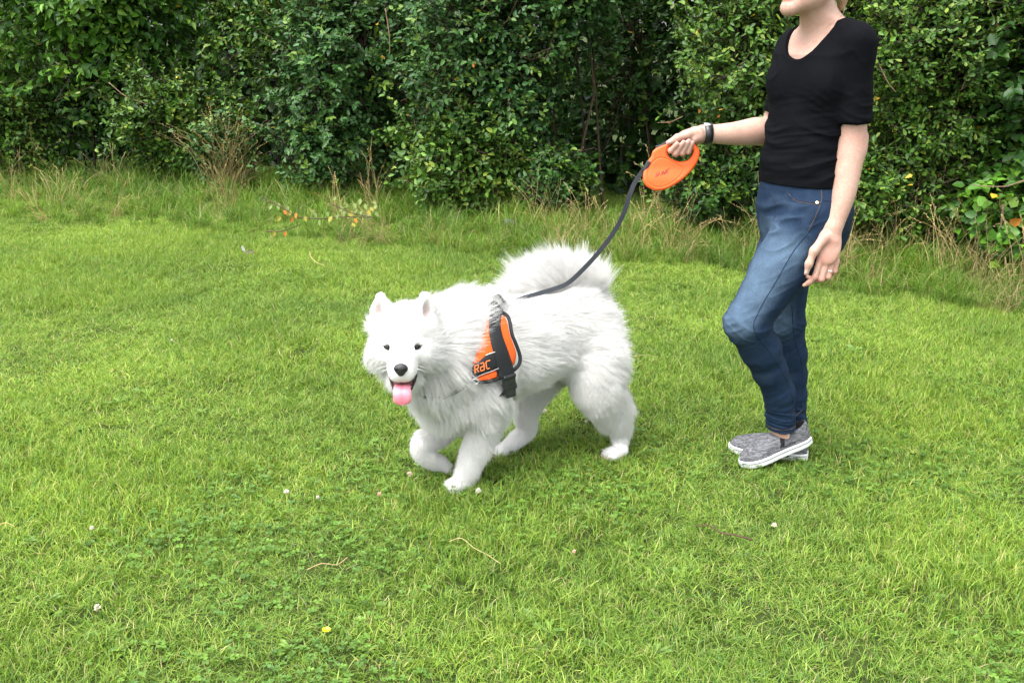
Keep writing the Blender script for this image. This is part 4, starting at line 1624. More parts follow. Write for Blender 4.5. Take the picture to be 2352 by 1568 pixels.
rbox(bk, pc + bu * bl * .35, [bs, bu, bn], [.0235, bl * .62, .0085], .004, taper=.04)
rbox(bk, pc - bu * bl * .52, [bs, bu, bn], [.0205, bl * .48, .0070], .004, taper=.12)
rbox(bk, pc + bu * bl * .80 + bn * .006, [bs, bu, bn], [.0250, .006, .0045], .003)
rbox(bk, pc - bu * bl * .15 + bs * .024, [bs, bu, bn], [.0035, bl * .22, .0060], .002)
rbox(bk, pc - bu * bl * .12 + bn * .010, [bs, bu, bn], [.014, bl * .26, .0025], .002, 0, 'sub')
rbox(bk, pc - bu * bl * .55 + bn * .0085, [bs, bu, bn], [.0205, .0012, .0020], .0008, 0, 'sub')
V, Q = bk.mesh()
mk('buckle', V, Q, M['black_plastic'], har)
# stitched reflective piping on the band
b = MB()
for pth in ([(1112, 815), (1122, 811), (1131, 808)], [(1085, 866), (1105, 856), (1122, 850), (1140, 843)]):
    pp_, nn_h = onto_path(coat, pth, 40, .0142)
    d = np.gradient(pp_, axis=0)
    for i in range(0, len(pp_) - 1):
        b.ell(pp_[i], [nz(d[i]) * .0011, nz(np.cross(nn_h[i], d[i])) * .0011, nn_h[i] * .0008], 6, 4)
b.build('reflective_stitching', M['reflective'], band_o)['kind'] = 'stuff'

# lettering helper: rounded square letters as raised strokes
GLY = {'R': [[(0, 0), (0, 1)], [(0, 1), (.72, 1), (.8, .92), (.8, .62), (.72, .52), (.12, .52)], [(.3, .52), (.86, 0)]],
       'A': [[(.05, 1), (.68, 1), (.78, .9), (.78, 0)], [(.78, 0), (.1, 0), (0, .1), (0, .42), (.1, .52), (.78, .52)]],
       'C': [[(.85, 1), (.12, 1), (0, .88), (0, .12), (.12, 0), (.62, 0)]],
       ')': [[(0, 1), (.42, .5), (0, 0)]]}


def lettering(text, place, h, w, adv, mat, name, parent, stroke, slant=0.15, thick=.0007):
    """place(x, y) -> (point, normal) of the surface; x along the word, y up, both in letter heights"""
    b = MB()
    x0 = 0
    for ch in text:
        for line in GLY[ch]:
            pl = []
            for (a, c), (a2, c2) in zip(line[:-1], line[1:]):
                for t in np.linspace(0, 1, 4)[:-1]:
                    pl.append((a + (a2 - a) * t, c + (c2 - c) * t))
            pl.append(line[-1])
            res = [place(x0 + (x + slant * y) * w, y * h) for x, y in pl]
            res = [r for r in res if r[0] is not None]
            if len(res) < 2:
                continue
            pp_ = np.array([r[0] for r in res]); nn_ = np.array([r[1] for r in res])
            tg = np.gradient(pp_, axis=0)
            sd = np.cross(nn_, tg); sd /= np.linalg.norm(sd, axis=1)[:, None] + 1e-9
            b.ribbon(pp_, sd, stroke, thick)
        x0 += adv if ch != ')' else adv * .52
    return b.build(name, mat, parent, False)


def place_band(x, y):
    # word runs from (1088,853) to (1125,839) in the picture, letters about 16 high
    ux, uy = (37.0, -13.0), (-3.0, -15.5)
    h_, n_ = onto(coat, 1089 + ux[0] * x + uy[0] * y, 853 + ux[1] * x + uy[1] * y, .0150)
    return h_, n_


lettering('RAC', place_band, 1.0, .27, .335, M['orange_thread'], 'lettering', band_o, .0030)
# front strap across the chest, its ring, and the ring for the leash on top
pth, nn_ = onto_path(coat, [(1088, 872), (1072, 886), (1050, 900), (1025, 913), (1000, 918), (978, 915), (960, 905)], 30, -.004)
if len(pth) > 4:
    MB().ribbon(pth, nz(UP * .9 - DB * .2), .012, .003).build('chest_strap', M['black_web'], har)
rc_, rn_ = onto(coat, 1090, 872, .012)
e1, e2 = nz(np.cross(rn_, UP)), nz(UP)
MB().tube([rc_ + e1 * .011 * math.cos(t) + e2 * .008 * math.sin(t) for t in np.linspace(0, 2 * math.pi, 17)], .0016, 6, False).build('ring', M['metal'], har)
tp, tn = onto(coat, 1136, 716, .016)
tp = tp - DL * ((tp - c_mid) @ DL) * .5
MB().ribbon(spline([tp + DL * .06 - UP * .035, tp + DL * .03 - UP * .004, tp + UP * .006, tp - DL * .03 - UP * .004, tp - DL * .06 - UP * .035], 16), DB, .040, .008).build('top_handle', M['black_web'], har)
ringc = tp + UP * .020 + DB * .004
MB().tube([ringc + DB * .010 * math.cos(t) + UP * .009 * math.sin(t) for t in np.linspace(0, 2 * math.pi, 19)], .0019, 6, False).build('ring', M['metal'], har)

# ------------------------------------------------------------------ retractable leash
M['orange_shell'] = simple('orange_shell', (0.85, 0.105, 0.018), 0.48, 0.35, 0.05, 300, 0.06, 900)
M['grey_grip'] = simple('dark_grey_rubber', (0.035, 0.037, 0.04), 0.6, 0.35, 0.1, 200, 0.3, 700)
M['print_dark'] = simple('dark_print', (0.03, 0.02, 0.022), 0.6, 0.3)
M['tape'] = simple('leash_tape', (0.028, 0.031, 0.038), 0.75, 0.3, 0.12, 500, 0.4, 1200)
LY = 3.265
lea = thing('retractable_leash', P(1530, 395, LY), 'orange retractable leash held in the hand, its dark tape running down to the dog', 'leash')
LX, LZ, LN = np.array([1., 0, 0]), nz(np.cross([1., 0, 0], nz(ray(1540, 385)))), nz(ray(1540, 385))
LZ = LZ if LZ[2] > 0 else -LZ
LO = P(1540, 385, LY)
PXM = np.linalg.norm(P(1541, 385, LY) - P(1540, 385, LY))


def lq(px, py):
    return np.array([(px - 1540) * PXM, -(py - 385) * PXM])


def lw(u, v, w=0.0):
    return LO + LX * u + LZ * v - LN * w          # w towards the camera


outl = spline(np.array([(x, y, 0) for x, y in [(1506, 341), (1498, 349), (1495, 360), (1487, 372), (1479, 392), (1477.5, 410), (1482, 423), (1493, 432), (1511, 437.5), (1531, 434), (1548, 426), (1566, 414),
      (1583, 398), (1597, 380), (1604, 365), (1606, 350), (1602, 340), (1594, 331), (1580, 325), (1564, 323), (1545, 327), (1530, 331), (1516, 336), (1506, 341)]]), 110)[:-1, :2]
hole = spline(np.array([(x, y, 0) for x, y in [(1535, 341), (1532, 348), (1533, 356), (1539, 363), (1551, 369), (1564, 371.5), (1577, 369), (1586, 361), (1591, 350), (1589, 343), (1580, 337.5), (1563, 335), (1547, 337), (1535, 341)]]), 60)[:-1, :2]
face = spline(np.array([(x, y, 0) for x, y in [(1501, 371), (1492, 384), (1488, 402), (1492, 418), (1506, 428), (1525, 428), (1546, 418), (1562, 404), (1570, 390), (1560, 380), (1545, 373), (1530, 365), (1514, 363), (1501, 371)]]), 60)[:-1, :2]
poly = lambda a: np.array([lq(x, y) for x, y in a])
outl, hole, face = poly(outl), poly(hole), poly(face)


def sd_poly(P2, X, Y):
    d = np.full(X.shape, 1e9); s = np.ones(X.shape)
    n = len(P2)
    for i in range(n):
        a, b_ = P2[i], P2[i - 1]
        ex, ey = b_[0] - a[0], b_[1] - a[1]
        wx, wy = X - a[0], Y - a[1]
        t = np.clip((wx * ex + wy * ey) / (ex * ex + ey * ey + 1e-15), 0, 1)
        d = np.minimum(d, (wx - ex * t) ** 2 + (wy - ey * t) ** 2)
        c1, c2, c3 = Y >= a[1], Y < b_[1], ex * wy > ey * wx
        s = np.where((c1 & c2 & c3) | (~c1 & ~c2 & ~c3), -s, s)
    return s * np.sqrt(d)


uu = np.arange(-.105, .105, .0013); vv = np.arange(-.085, .10, .0013); ww = np.arange(-.027, .0271, .0013)
U2, V2 = np.meshgrid(uu, vv, indexing='ij')
dO, dH, dF = sd_poly(outl, U2, V2), sd_poly(hole, U2, V2), sd_poly(face, U2, V2)
d2 = np.maximum(dO, -dH)[:, :, None]
hw = (.0115 + .0075 * smooth(.005, -.045, V2))[:, :, None]       # thicker around the reel
rd = .0085
W3 = np.abs(ww)[None, None, :]
e0, e1_ = d2 + rd, W3 - (hw - rd)
shell = np.sqrt(np.maximum(e0, 0) ** 2 + np.maximum(e1_, 0) ** 2) + np.minimum(np.maximum(e0, e1_), 0) - rd
groove = np.maximum(np.abs(dF)[:, :, None] - .0012, hw - .0016 - W3)
shell = np.maximum(shell, -groove)
lf = Field([uu[0], vv[0], ww[0]], [uu[-1], vv[-1], ww[-1]], .0013)
lf.F = np.full(lf.n, .5, np.float32)
k3 = tuple(min(a, b_) for a, b_ in zip(lf.n, shell.shape))
lf.F[:k3[0], :k3[1], :k3[2]] = shell[:k3[0], :k3[1], :k3[2]]
V, Q = lf.mesh()
V = np.array([lw(*v) for v in V])
if True:
    vol = np.sum(np.cross(V[Q[:, 0]], V[Q[:, 1]]) * V[Q[:, 2]])
    Q = Q if vol > 0 else Q[:, ::-1]
casing = mk('casing', V, Q, M['orange_shell'], lea)
leT = bvh(V, Q)


def place_shell(x, y):
    ux, uy = (20.0, -10.5), (3.4, -9.4)
    return onto(leT, 1517.5 + ux[0] * x + uy[0] * y, 404.5 + ux[1] * x + uy[1] * y, .0004)


lettering('RAC', place_shell, 1.0, .27, .335, M['print_dark'], 'lettering', casing, .0016, 0.0, .0008)


def place_chev(x, y):
    ux, uy = (19.0, -10.0), (1.5, -10)
    return onto(leT, 1505.5 + ux[0] * x + uy[0] * y, 407.5 + ux[1] * x + uy[1] * y, .0004)


lettering(')))', place_chev, 1.0, .24, .34, M['print_dark'], 'lettering', casing, .0018, 0.0, .0008)
# brake button on top, nozzle in front
bf = Field(lw(*lq(1520, 335)) - .04, lw(*lq(1520, 335)) + .04, .0014)
for t in np.linspace(0, 1, 6):
    c = lq(1508 + 22 * t, 340.5 - 10.5 * t + 1.5 * math.sin(t * 3.1))
    bf.ell(lw(c[0], c[1] + .003), [LX, LZ, LN], [.0055, .0045, .0085], .003)
for t in np.linspace(.1, .7, 4):
    c = lq(1508 + 20 * t, 336.5 - 10 * t)
    bf.rc(lw(c[0], c[1] + .0045, -.007), .0014, lw(c[0], c[1] + .0045, .007), .0014, .001)
V, Q = bf.mesh()
mk('brake_button', V, Q, M['grey_grip'], lea)
nf2 = Field(lw(*lq(1484, 383)) - .04, lw(*lq(1484, 383)) + .04, .0014)
a, c = lq(1489.5, 373), lq(1480, 392)
nf2.rc(lw(*a), .008, lw(*c), .0085, .003)
rbox(nf2, lw(*lq(1486, 382)), [nz(lw(*c) - lw(*a)), LN, nz(np.cross(lw(*c) - lw(*a), LN))], [.017, .0125, .0065], .003, .003)
V, Q = nf2.mesh()
mk('nozzle', V, Q, M['black_plastic'], lea)
tape = spline([lw(*lq(1480, 388)), P(1459, 418, 3.26), P(1446, 449, 3.25), P(1435, 484, 3.245), P(1419, 518, 3.24), P(1402, 545, 3.23), P(1374, 581, 3.215), P(1336, 622, 3.205), P(1303, 651, 3.205),
               P(1268, 665, 3.20), P(1230, 676, 3.175), P(1195, 686, 3.145), P(1165, 698, 3.115), ringc + UP * .004 + DB * .035], 60)
sd = np.zeros((60, 3))
for i in range(60):
    t = np.gradient(tape, axis=0)[i]
    v = nz(tape[i] - np.array([0, 0, CAM_H]))
    tw_ = nz(np.cross(nz(t), v))
    k = i / 59
    other = DL if i > 40 else tw_
    sd[i] = nz(tw_ * (1 - .5 * smooth(.7, 1, k)) + other * .5 * smooth(.7, 1, k) + v * .35 * math.sin(k * 5))
MB().ribbon(tape, sd, .0150, .0016).build('tape', M['tape'], lea, False)
cl = MB()
cl.tube([tape[-1], ringc + UP * .012 + DB * .02, ringc + DB * .014 + UP * .004], [.0045, .005, .003], 8)
cl.build('clip', M['metal'], lea)
# ------------------------------------------------------------------ the person
def skin_mat():
    m, N, L, b = new_mat('skin')
    a = N.new('ShaderNodeAttribute'); a.attribute_name = 'col'
    tc = N.new('ShaderNodeTexCoord')
    t = noise_node(N, L, 20, 5, tc.outputs['Object'])
    r = ramp(N, L, t.outputs[0], [(0.3, (.93, .82, .80)), (0.7, (1.05, 1.06, 1.05))])
    t3 = noise_node(N, L, 130, 3, tc.outputs['Object'])
    r3 = ramp(N, L, t3.outputs[0], [(0.35, (.95, .88, .86)), (0.65, (1.03, 1.03, 1.02))])
    c3 = mix(N, L, a.outputs['Color'], r.outputs[0], 1.0, 'MULTIPLY')
    L.new(mix(N, L, c3, r3.outputs[0], 1.0, 'MULTIPLY'), b.inputs['Base Color'])
    b.inputs['Roughness'].default_value = 0.52
    b.inputs['Specular IOR Level'].default_value = 0.32
    b.inputs['Subsurface Weight'].default_value = 0.25
    b.inputs['Subsurface Radius'].default_value = (0.012, 0.004, 0.002)
    b.inputs['Subsurface Scale'].default_value = 0.6
    t2 = noise_node(N, L, 600, 2, tc.outputs['Object'])
    bp = N.new('ShaderNodeBump'); bp.inputs['Strength'].default_value = .12; bp.inputs['Distance'].default_value = .001
    L.new(t2.outputs[0], bp.inputs['Height']); L.new(bp.outputs[0], b.inputs['Normal'])
    return m


def cloth_mat(name, rough, sheen, weave, bump, streak=None, spec=.15):
    m, N, L, b = new_mat(name)
    a = N.new('ShaderNodeAttribute'); a.attribute_name = 'col'
    tc = N.new('ShaderNodeTexCoord')
    mp = N.new('ShaderNodeMapping'); mp.inputs['Scale'].default_value = streak or (1, 1, 1)
    L.new(tc.outputs['Object'], mp.inputs['Vector'])
    t = noise_node(N, L, weave, 4, mp.outputs[0], .7)
    lo, hi = bump[1]
    r = ramp(N, L, t.outputs[0], [(0.32, (lo,) * 3), (0.68, (hi,) * 3)])
    L.new(mix(N, L, a.outputs['Color'], r.outputs[0], 1.0, 'MULTIPLY'), b.inputs['Base Color'])
    b.inputs['Roughness'].default_value = rough
    b.inputs['Specular IOR Level'].default_value = spec
    b.inputs['Sheen Weight'].default_value = sheen
    bp = N.new('ShaderNodeBump'); bp.inputs['Strength'].default_value = bump[0]; bp.inputs['Distance'].default_value = .0015
    L.new(t.outputs[0], bp.inputs['Height']); L.new(bp.outputs[0], b.inputs['Normal'])
    return m


M['skin'] = skin_mat()
M['jersey'] = cloth_mat('black_jersey', .85, .0, 300, (.25, (.8, 1.25)), (1, 1, .25), .06)
M['denim'] = cloth_mat('denim', .85, .0, 420, (.35, (.72, 1.25)), (1, 1, .35))
M['knit'] = cloth_mat('heather_knit', .9, .0, 150, (.6, (.28, 1.9)), (.28, .8, 1.3))
M['rubber'] = simple('white_rubber', (.62, .62, .61), .55, .35, .08, 40)
M['seam'] = simple('navy_seam', (.010, .020, .046), .8, .2)
M['stitch'] = simple('tan_stitch', (.10, .065, .03), .7, .2)
M['brass'] = simple('rivet_metal', (.65, .5, .35), .35, .5)
M['brass'].node_tree.nodes['Principled BSDF'].inputs['Metallic'].default_value = .9
M['hair'] = simple('light_brown_hair', (.30, .19, .095), .5, .4, .3, 90)
M['silver'] = simple('silver', (.75, .75, .76), .25, .6)
M['silver'].node_tree.nodes['Principled BSDF'].inputs['Metallic'].default_value = 1.0
M['white_eye'] = simple('eye_white', (.75, .73, .7), .2, .5, attr='col')

ANG = R(52)
TF = np.array([-math.sin(ANG), -math.cos(ANG), 0]); TL = np.array([math.cos(ANG), -math.sin(ANG), 0])
person = thing('person', (P(1800, 1050, 3.2)[0], 3.2, 0), 'person in a black short sleeved top, blue jeans and grey slip-on shoes walking the dog', 'person')

# torso rows: picture point of the centre, half width, half depth
ROWS = [(1822, 560, 3.2, .100, .075), (1838, 520, 3.2, .140, .102), (1846, 478, 3.2, .158, .118), (1850, 430, 3.2, .146, .116), (1851, 370, 3.2, .132, .104), (1854, 320, 3.2, .124, .096), (1866, 250, 3.2, .128, .095),
        (1877, 185, 3.2, .142, .098), (1884, 125, 3.2, .150, .092), (1896, 85, 3.2, .128, .070), (1902, 58, 3.2, .085, .052)]
RC = np.array([P(*r[:3]) for r in ROWS]); RA = np.array([r[3] for r in ROWS]); RB = np.array([r[4] for r in ROWS])
order = np.argsort(RC[:, 2])
RC, RA, RB = RC[order], RA[order], RB[order]


def torso(f, off, zlo, zhi, k=.03, cuts=()):
    zs = RC[:, 2]

    def fn(X, Y, Z):
        z = np.clip(Z, zs[0], zs[-1])
        cx, cy = np.interp(z, zs, RC[:, 0]), np.interp(z, zs, RC[:, 1])
        a, b_ = np.interp(z, zs, RA) + off, np.interp(z, zs, RB) + off
        l = (X - cx) * TL[0] + (Y - cy) * TL[1]
        g = (X - cx) * TF[0] + (Y - cy) * TF[1]
        p_ = 2.35
        rr = ((np.abs(l) / a) ** p_ + (np.abs(g) / b_) ** p_) ** (1 / p_)
        d = (rr - 1) * np.minimum(a, b_)
        return np.maximum(d, np.maximum(Z - zhi, zlo - Z))
    lo = np.array([RC[:, 0].min() - .22, RC[:, 1].min() - .22, zlo]); hi = np.array([RC[:, 0].max() + .22, RC[:, 1].max() + .22, zhi])
    return f.put(fn, lo, hi, k)


BUST = [P(1822, 187, 3.2) + TF * .050 + TL * .062, P(1822, 187, 3.2) + TF * .050 - TL * .062]
BUST = [RC[-4] + TF * .062 + TL * .066 + UP * -.005, RC[-4] + TF * .062 - TL * .066 + UP * -.005]
SHL, SHR = P(1970, 98, 3.085), P(1826, 108, 3.31)
NB = P(1898, 62, 3.2)
ELL_, ELR = P(1957, 312, 3.09), P(1774, 294, 3.35)
WRL, WRR = P(1914, 522, 3.03), P(1618, 308, 3.305)


def upper(f, off, k=.03):
    torso(f, off, RC[1, 2], RC[-1, 2] + .004, k)
    for b_ in BUST:
        f.ell(b_, [TL, TF, UP], [.056 + off, .044 + off, .053 + off], .035)
    f.rc(NB + TL * .02, .038 + off, SHL + UP * .004, .046 + off, .03)
    f.rc(NB - TL * .02, .038 + off, SHR + UP * .004, .044 + off, .03)


bodyf = Field([.40, 2.90, .0], [1.32, 3.50, 1.80], .0032)
upper(bodyf, -.008)
torso(bodyf, -.012, RC[0, 2], RC[3, 2] + .05, .03)
# neck and head
bodyf.rc(P(1890, 75, 3.2), .057, P(1874, 5, 3.175), .054, .04)
HC = P(1864, -62, 3.165)
QF = nz([-.90, -.43, -.03]); QR = nz(np.cross(QF, UP)); QU = np.cross(QR, QF)


def fp(r, f, u):
    return HC + QR * r + QF * f + QU * u


FA = [QR, QF, QU]
bodyf.ell(fp(0, -.012, .035), FA, [.074, .092, .085], .03)
bodyf.ell(fp(0, .020, -.025), FA, [.060, .066, .085], .03)
bodyf.rc(fp(-.048, .0, -.060), .018, fp(-.010, .075, -.098), .0165, .03)
bodyf.rc(fp(.048, .0, -.060), .018, fp(.010, .075, -.098), .0165, .03)
bodyf.ell(fp(0, .080, -.099), FA, [.020, .014, .015], .02)                # chin
bodyf.rc(fp(0, .083, .022), .0085, fp(0, .097, -.030), .0115, .014)        # nose
bodyf.ell(fp(-.010, .088, -.034), FA, [.008, .009, .007], .006)
bodyf.ell(fp(.010, .088, -.034), FA, [.008, .009, .007], .006)
bodyf.ell(fp(0, .085, -.058), FA, [.024, .012, .0075], .006)              # lips
bodyf.ell(fp(0, .084, -.072), FA, [.020, .012, .0075], .006)
bodyf.ell(fp(0, .099, -.0655), FA, [.022, .007, .0016], .002, 'sub')
for s in (-1, 1):
    bodyf.ell(fp(s * .030, .080, .018), FA, [.017, .013, .010], .008, 'sub')
    bodyf.ell(fp(s * .074, -.018, -.005), [nz(QR + QF * .3 * s), nz(QF - QR * .3 * s), QU], [.006, .017, .030], .006)
    bodyf.ell(fp(s * .030, .0655, .0245), [nz(QR + QF * -.35 * s), nz(QF + QR * .35 * s), QU], [.0165, .0130, .0062], .003)
    bodyf.ell(fp(s * .030, .0650, .0085), [nz(QR + QF * -.35 * s), nz(QF + QR * .35 * s), QU], [.0155, .0120, .0052], .003)
    bodyf.ell(fp(s * .040, .052, -.022), FA, [.026, .028, .030], .02)
bodyf.ell(fp(0, .040, .060), FA, [.060, .042, .040], .03)                # forehead
# arms
bodyf.rc(SHL, .038, P(1961, 200, 3.085), .036, .02)
bodyf.schain([P(1961, 200, 3.085), ELL_, P(1950, 372, 3.075), P(1938, 446, 3.05), P(1923, 500, 3.035), WRL], [.036, .0425, .0405, .0345, .0270, .0245], .02)
bodyf.rc(P(1974, 318, 3.105), .026, P(1965, 345, 3.09), .03, .02)
bodyf.rc(SHR, .036, P(1800, 200, 3.34), .034, .02)
bodyf.schain([P(1800, 200, 3.34), ELR, P(1735, 302, 3.335), P(1690, 307, 3.32), P(1650, 308, 3.31), WRR], [.034, .043, .0445, .037, .0305, .0285], .02)
# left hand hanging: back of the hand towards the camera
hx = nz(P(1906, 600, 3.0) - WRL)
hs = nz(np.array([1, -.15, 0]) - hx * hx[0])
hn = np.cross(hs, hx)
bodyf.rc(WRL, .0240, WRL + hx * .035 + hs * -.002, .0215, .014)
bodyf.ell(P(1904, 568, 3.012), [hs, hx, hn], [.0365, .056, .0155], .018)
LHF = {'index': ([(1884, 596, 3.008), (1872, 636, 3.0), (1858, 649, 3.005), (1847, 655, 3.01)], [.0105, .0092, .0082, .0060]),
       'middle': ([(1898, 601, 3.006), (1887, 641, 3.0), (1870, 643, 3.02), (1853, 634, 3.035)], [.0108, .0094, .0085, .0064]),
       'ring': ([(1911, 602, 3.01), (1902, 636, 3.005), (1888, 643, 3.03), (1872, 640, 3.045)], [.0104, .0090, .0080, .0062]),
       'little': ([(1922, 598, 3.016), (1917, 623, 3.012), (1906, 634, 3.03), (1893, 636, 3.045)], [.0094, .0080, .0072, .0056])}
for q, r in LHF.values():
    bodyf.chain([P(*c) for c in q], r, .0045)
bodyf.chain([P(1895, 545, 3.008), P(1870, 576, 2.995), P(1858, 606, 2.99), P(1852, 628, 2.99)], [.0170, .0124, .0104, .0072], .012)
# right hand closed round the leash handle
bodyf.rc(WRR, .0275, P(1600, 309, 3.292), .0255, .012)
bodyf.ell(P(1586, 315, 3.293), [nz([1, 0, .12]), nz([-.12, 0, 1]), np.array([0, 1, 0])], [.046, .0275, .0150], .012)
bodyf.rc(P(1604, 314, 3.275), .0205, P(1594, 320, 3.263), .0135, .010)      # heel of the thumb
bodyf.chain([P(1603, 304, 3.275), P(1580, 309, 3.262), P(1556, 317, 3.256), P(1535, 328, 3.254)], [.0165, .0138, .0118, .0080], .008)
RHF = {'index': ([(1555, 316, 3.297), (1537, 347, 3.293), (1541, 346, 3.250), (1555, 331, 3.2385)], [.0110, .0100, .0096, .0076]),
       'middle': ([(1567, 317, 3.300), (1552, 354, 3.297), (1552, 353, 3.250), (1570, 327, 3.2385)], [.0112, .0102, .0098, .0078]),
       'ring': ([(1580, 320, 3.300), (1568, 353, 3.297), (1567, 352, 3.250), (1582, 324, 3.2385)], [.0108, .0098, .0094, .0074]),
       'little': ([(1592, 324, 3.298), (1582, 350, 3.294), (1581, 349, 3.250), (1591, 328, 3.2385)], [.0098, .0088, .0084, .0066])}
for q, r in RHF.values():
    bodyf.chain([P(*c) for c in q], r, .004)
# legs inside the jeans, ankles showing
LEGL = [P(1872, 498, 3.125), P(1790, 622, 3.105), P(1714, 740, 3.07), P(1748, 803, 3.105), P(1768, 850, 3.125), P(1789, 900, 3.145), P(1799, 974, 3.165)]
LRL = [.100, .089, .066, .063, .0535, .0485, .047]
LEGR = [P(1836, 490, 3.285), P(1802, 590, 3.285), P(1799, 735, 3.28), P(1810, 812, 3.295), P(1816, 862, 3.30), P(1819, 905, 3.295), P(1822, 962, 3.29)]
LRR = [.100, .092, .066, .061, .053, .047, .044]
bodyf.schain(LEGL, [r - .014 for r in LRL], .03)
bodyf.schain(LEGR, [r - .014 for r in LRR], .03)

# feet frames


def foot(toe_px, heel_px, length, toe_z=0.0, fix=None):
    toe = PZ(*toe_px, toe_z)
    best = None
    for z in np.linspace(0, .14, 141):
        h = PZ(*heel_px, z)
        e = abs(np.linalg.norm(toe - h) - length)
        if best is None or e < best[0]:
            best = (e, h)
    return toe, (best[1] if fix is None else PZ(*heel_px, fix))


toeL, heelL = foot((1703, 1071), (1858, 1013), .258)
toeR, heelR = foot((1676, 1031), (1852, 1053), .262, 0, 0.0)
print('FEET', toeL, heelL, np.linalg.norm(toeL - heelL), toeR, heelR, np.linalg.norm(toeR - heelR))
SH_T = np.array([0, .02, .05, .09, .13, .17, .20, .225, .245, .258])
SH_W = np.array([.018, .030, .0335, .0345, .038, .0445, .0455, .041, .029, .008])
SH_H = np.array([.064, .072, .074, .066, .060, .050, .042, .035, .026, .010])


def shoe(toe, heel, label_parts):
    Ltot = np.linalg.norm(toe - heel)
    t = nz(toe - heel); s = nz(np.cross(t, UP)); n_ = np.cross(s, t)
    k = Ltot / .258
    fr = lambda a, b_, c: heel + t * a * k + s * b_ + n_ * c

    def prof(extra, z0, z1, fullh):
        def fn(X, Y, Z):
            d = [X - heel[0], Y - heel[1], Z - heel[2]]
            a = (d[0] * t[0] + d[1] * t[1] + d[2] * t[2]) / k
            b_ = d[0] * s[0] + d[1] * s[1] + d[2] * s[2]
            c = d[0] * n_[0] + d[1] * n_[1] + d[2] * n_[2]
            ac = np.clip(a, 0, .258)
            w = np.interp(ac, SH_T, SH_W) + extra
            over = np.maximum(np.maximum(-a, a - .258), 0)
            if fullh:
                h_ = np.interp(ac, SH_T, SH_H)
                rr = (np.abs(b_ / w) ** 2.4 + np.abs(np.maximum(c - z0, 0) / h_) ** 2.2) ** (1 / 2.3)
                e = (rr - 1) * np.minimum(w, h_)
                e = np.maximum(e, z0 - c)
            else:
                e = np.maximum(np.abs(b_) - w, np.maximum(c - z1, z0 - c))
            return np.maximum(e, over - extra - .002) + over * .3
        return fn
    lo = np.minimum(toe, heel) - .07; hi = np.maximum(toe, heel) + .12
    lo[2] = min(lo[2], -.03)
    uf = Field(lo, hi, .0024)
    uf.put(prof(0, .020, 0, True), lo, hi)
    # the collar opening
    uf.ell(fr(.058, 0, .108), [t, s, n_], [.052, .0265, .052], .006, 'sub')
    uf.ell(fr(.098, 0, .092), [t, s, n_], [.026, .019, .026], .006, 'sub')
    V, Q = uf.mesh()
    d = V - heel
    a, b_, c = d @ t / k, d @ s, d @ n_
    op = np.minimum((((a - .058) / .052) ** 2 + (b_ / .0265) ** 2 + ((c - .108) / .052) ** 2), (((a - .098) / .026) ** 2 + (b_ / .019) ** 2 + ((c - .092) / .026) ** 2))
    col = np.tile(np.array([.10, .10, .108]), (len(V), 1)) * (1 + .5 * (vnoise(np.stack([a * 60, b_ * 200, c * 200], 1), 1.0, 40) - .5))[:, None]
    col[op < 1.22] = (.012, .012, .014)
    gore = (np.abs(a - (.110 + (c - .05) * -.35)) < .0085) & (c > .036) & (c < .085) & (np.abs(b_) > .016)
    col[gore] = (.014, .014, .016)
    line = (np.abs(c - .036) < .0018) & (a > .062) & (a < .112)
    col[line] = (.014, .014, .016)
    sh = mk('shoe', V, Q, M['knit'], person, True, {'col': col})
    sf = Field(lo, hi, .0024)
    sf.put(prof(.0042, 0, .026, False), lo, hi)
    V, Q = sf.mesh()
    V = relax(V, Q, 3, .5)
    mk('sole', V, Q, M['rubber'], sh)
    # dark line round the foxing
    th = []
    for sg in (1, -1):
        aa = np.linspace(-.001, .258, 26) if sg > 0 else np.linspace(.258, -.001, 26)
        for x in aa:
            w = np.interp(np.clip(x, 0, .258), SH_T, SH_W) + .0046
            th.append(fr(x, sg * w, .0185))
    MB().tube(th + [th[0]], .0009, 5, False).build('stripe', M['seam'], sh)
    return fr, t, s, n_


frL, tL, sL, nL = shoe(toeL, heelL, 'near')
frR, tR, sR, nR = shoe(toeR, heelR, 'far')
for fr, leg, rr in ((frL, LEGL, LRL), (frR, LEGR, LRR)):
    ank = fr(.098, 0, .082)
    bodyf.schain([leg[-2], ank, fr(.085, 0, .055), fr(.13, 0, .042), fr(.21, 0, .030)], [.026, .028, .028, .026, .016], .015)
bV, bQ = bodyf.mesh()
bN = vnormals(bV, bQ)
base_c = np.array([.42, .285, .228])
bc = np.tile(base_c, (len(bV), 1))


def tint(c, r, to, amt=1.0):
    w = np.exp(-(np.linalg.norm(bV - np.asarray(c), axis=1) / r) ** 2)[:, None] * amt
    bc[:] = bc * (1 - w) + np.asarray(to) * w


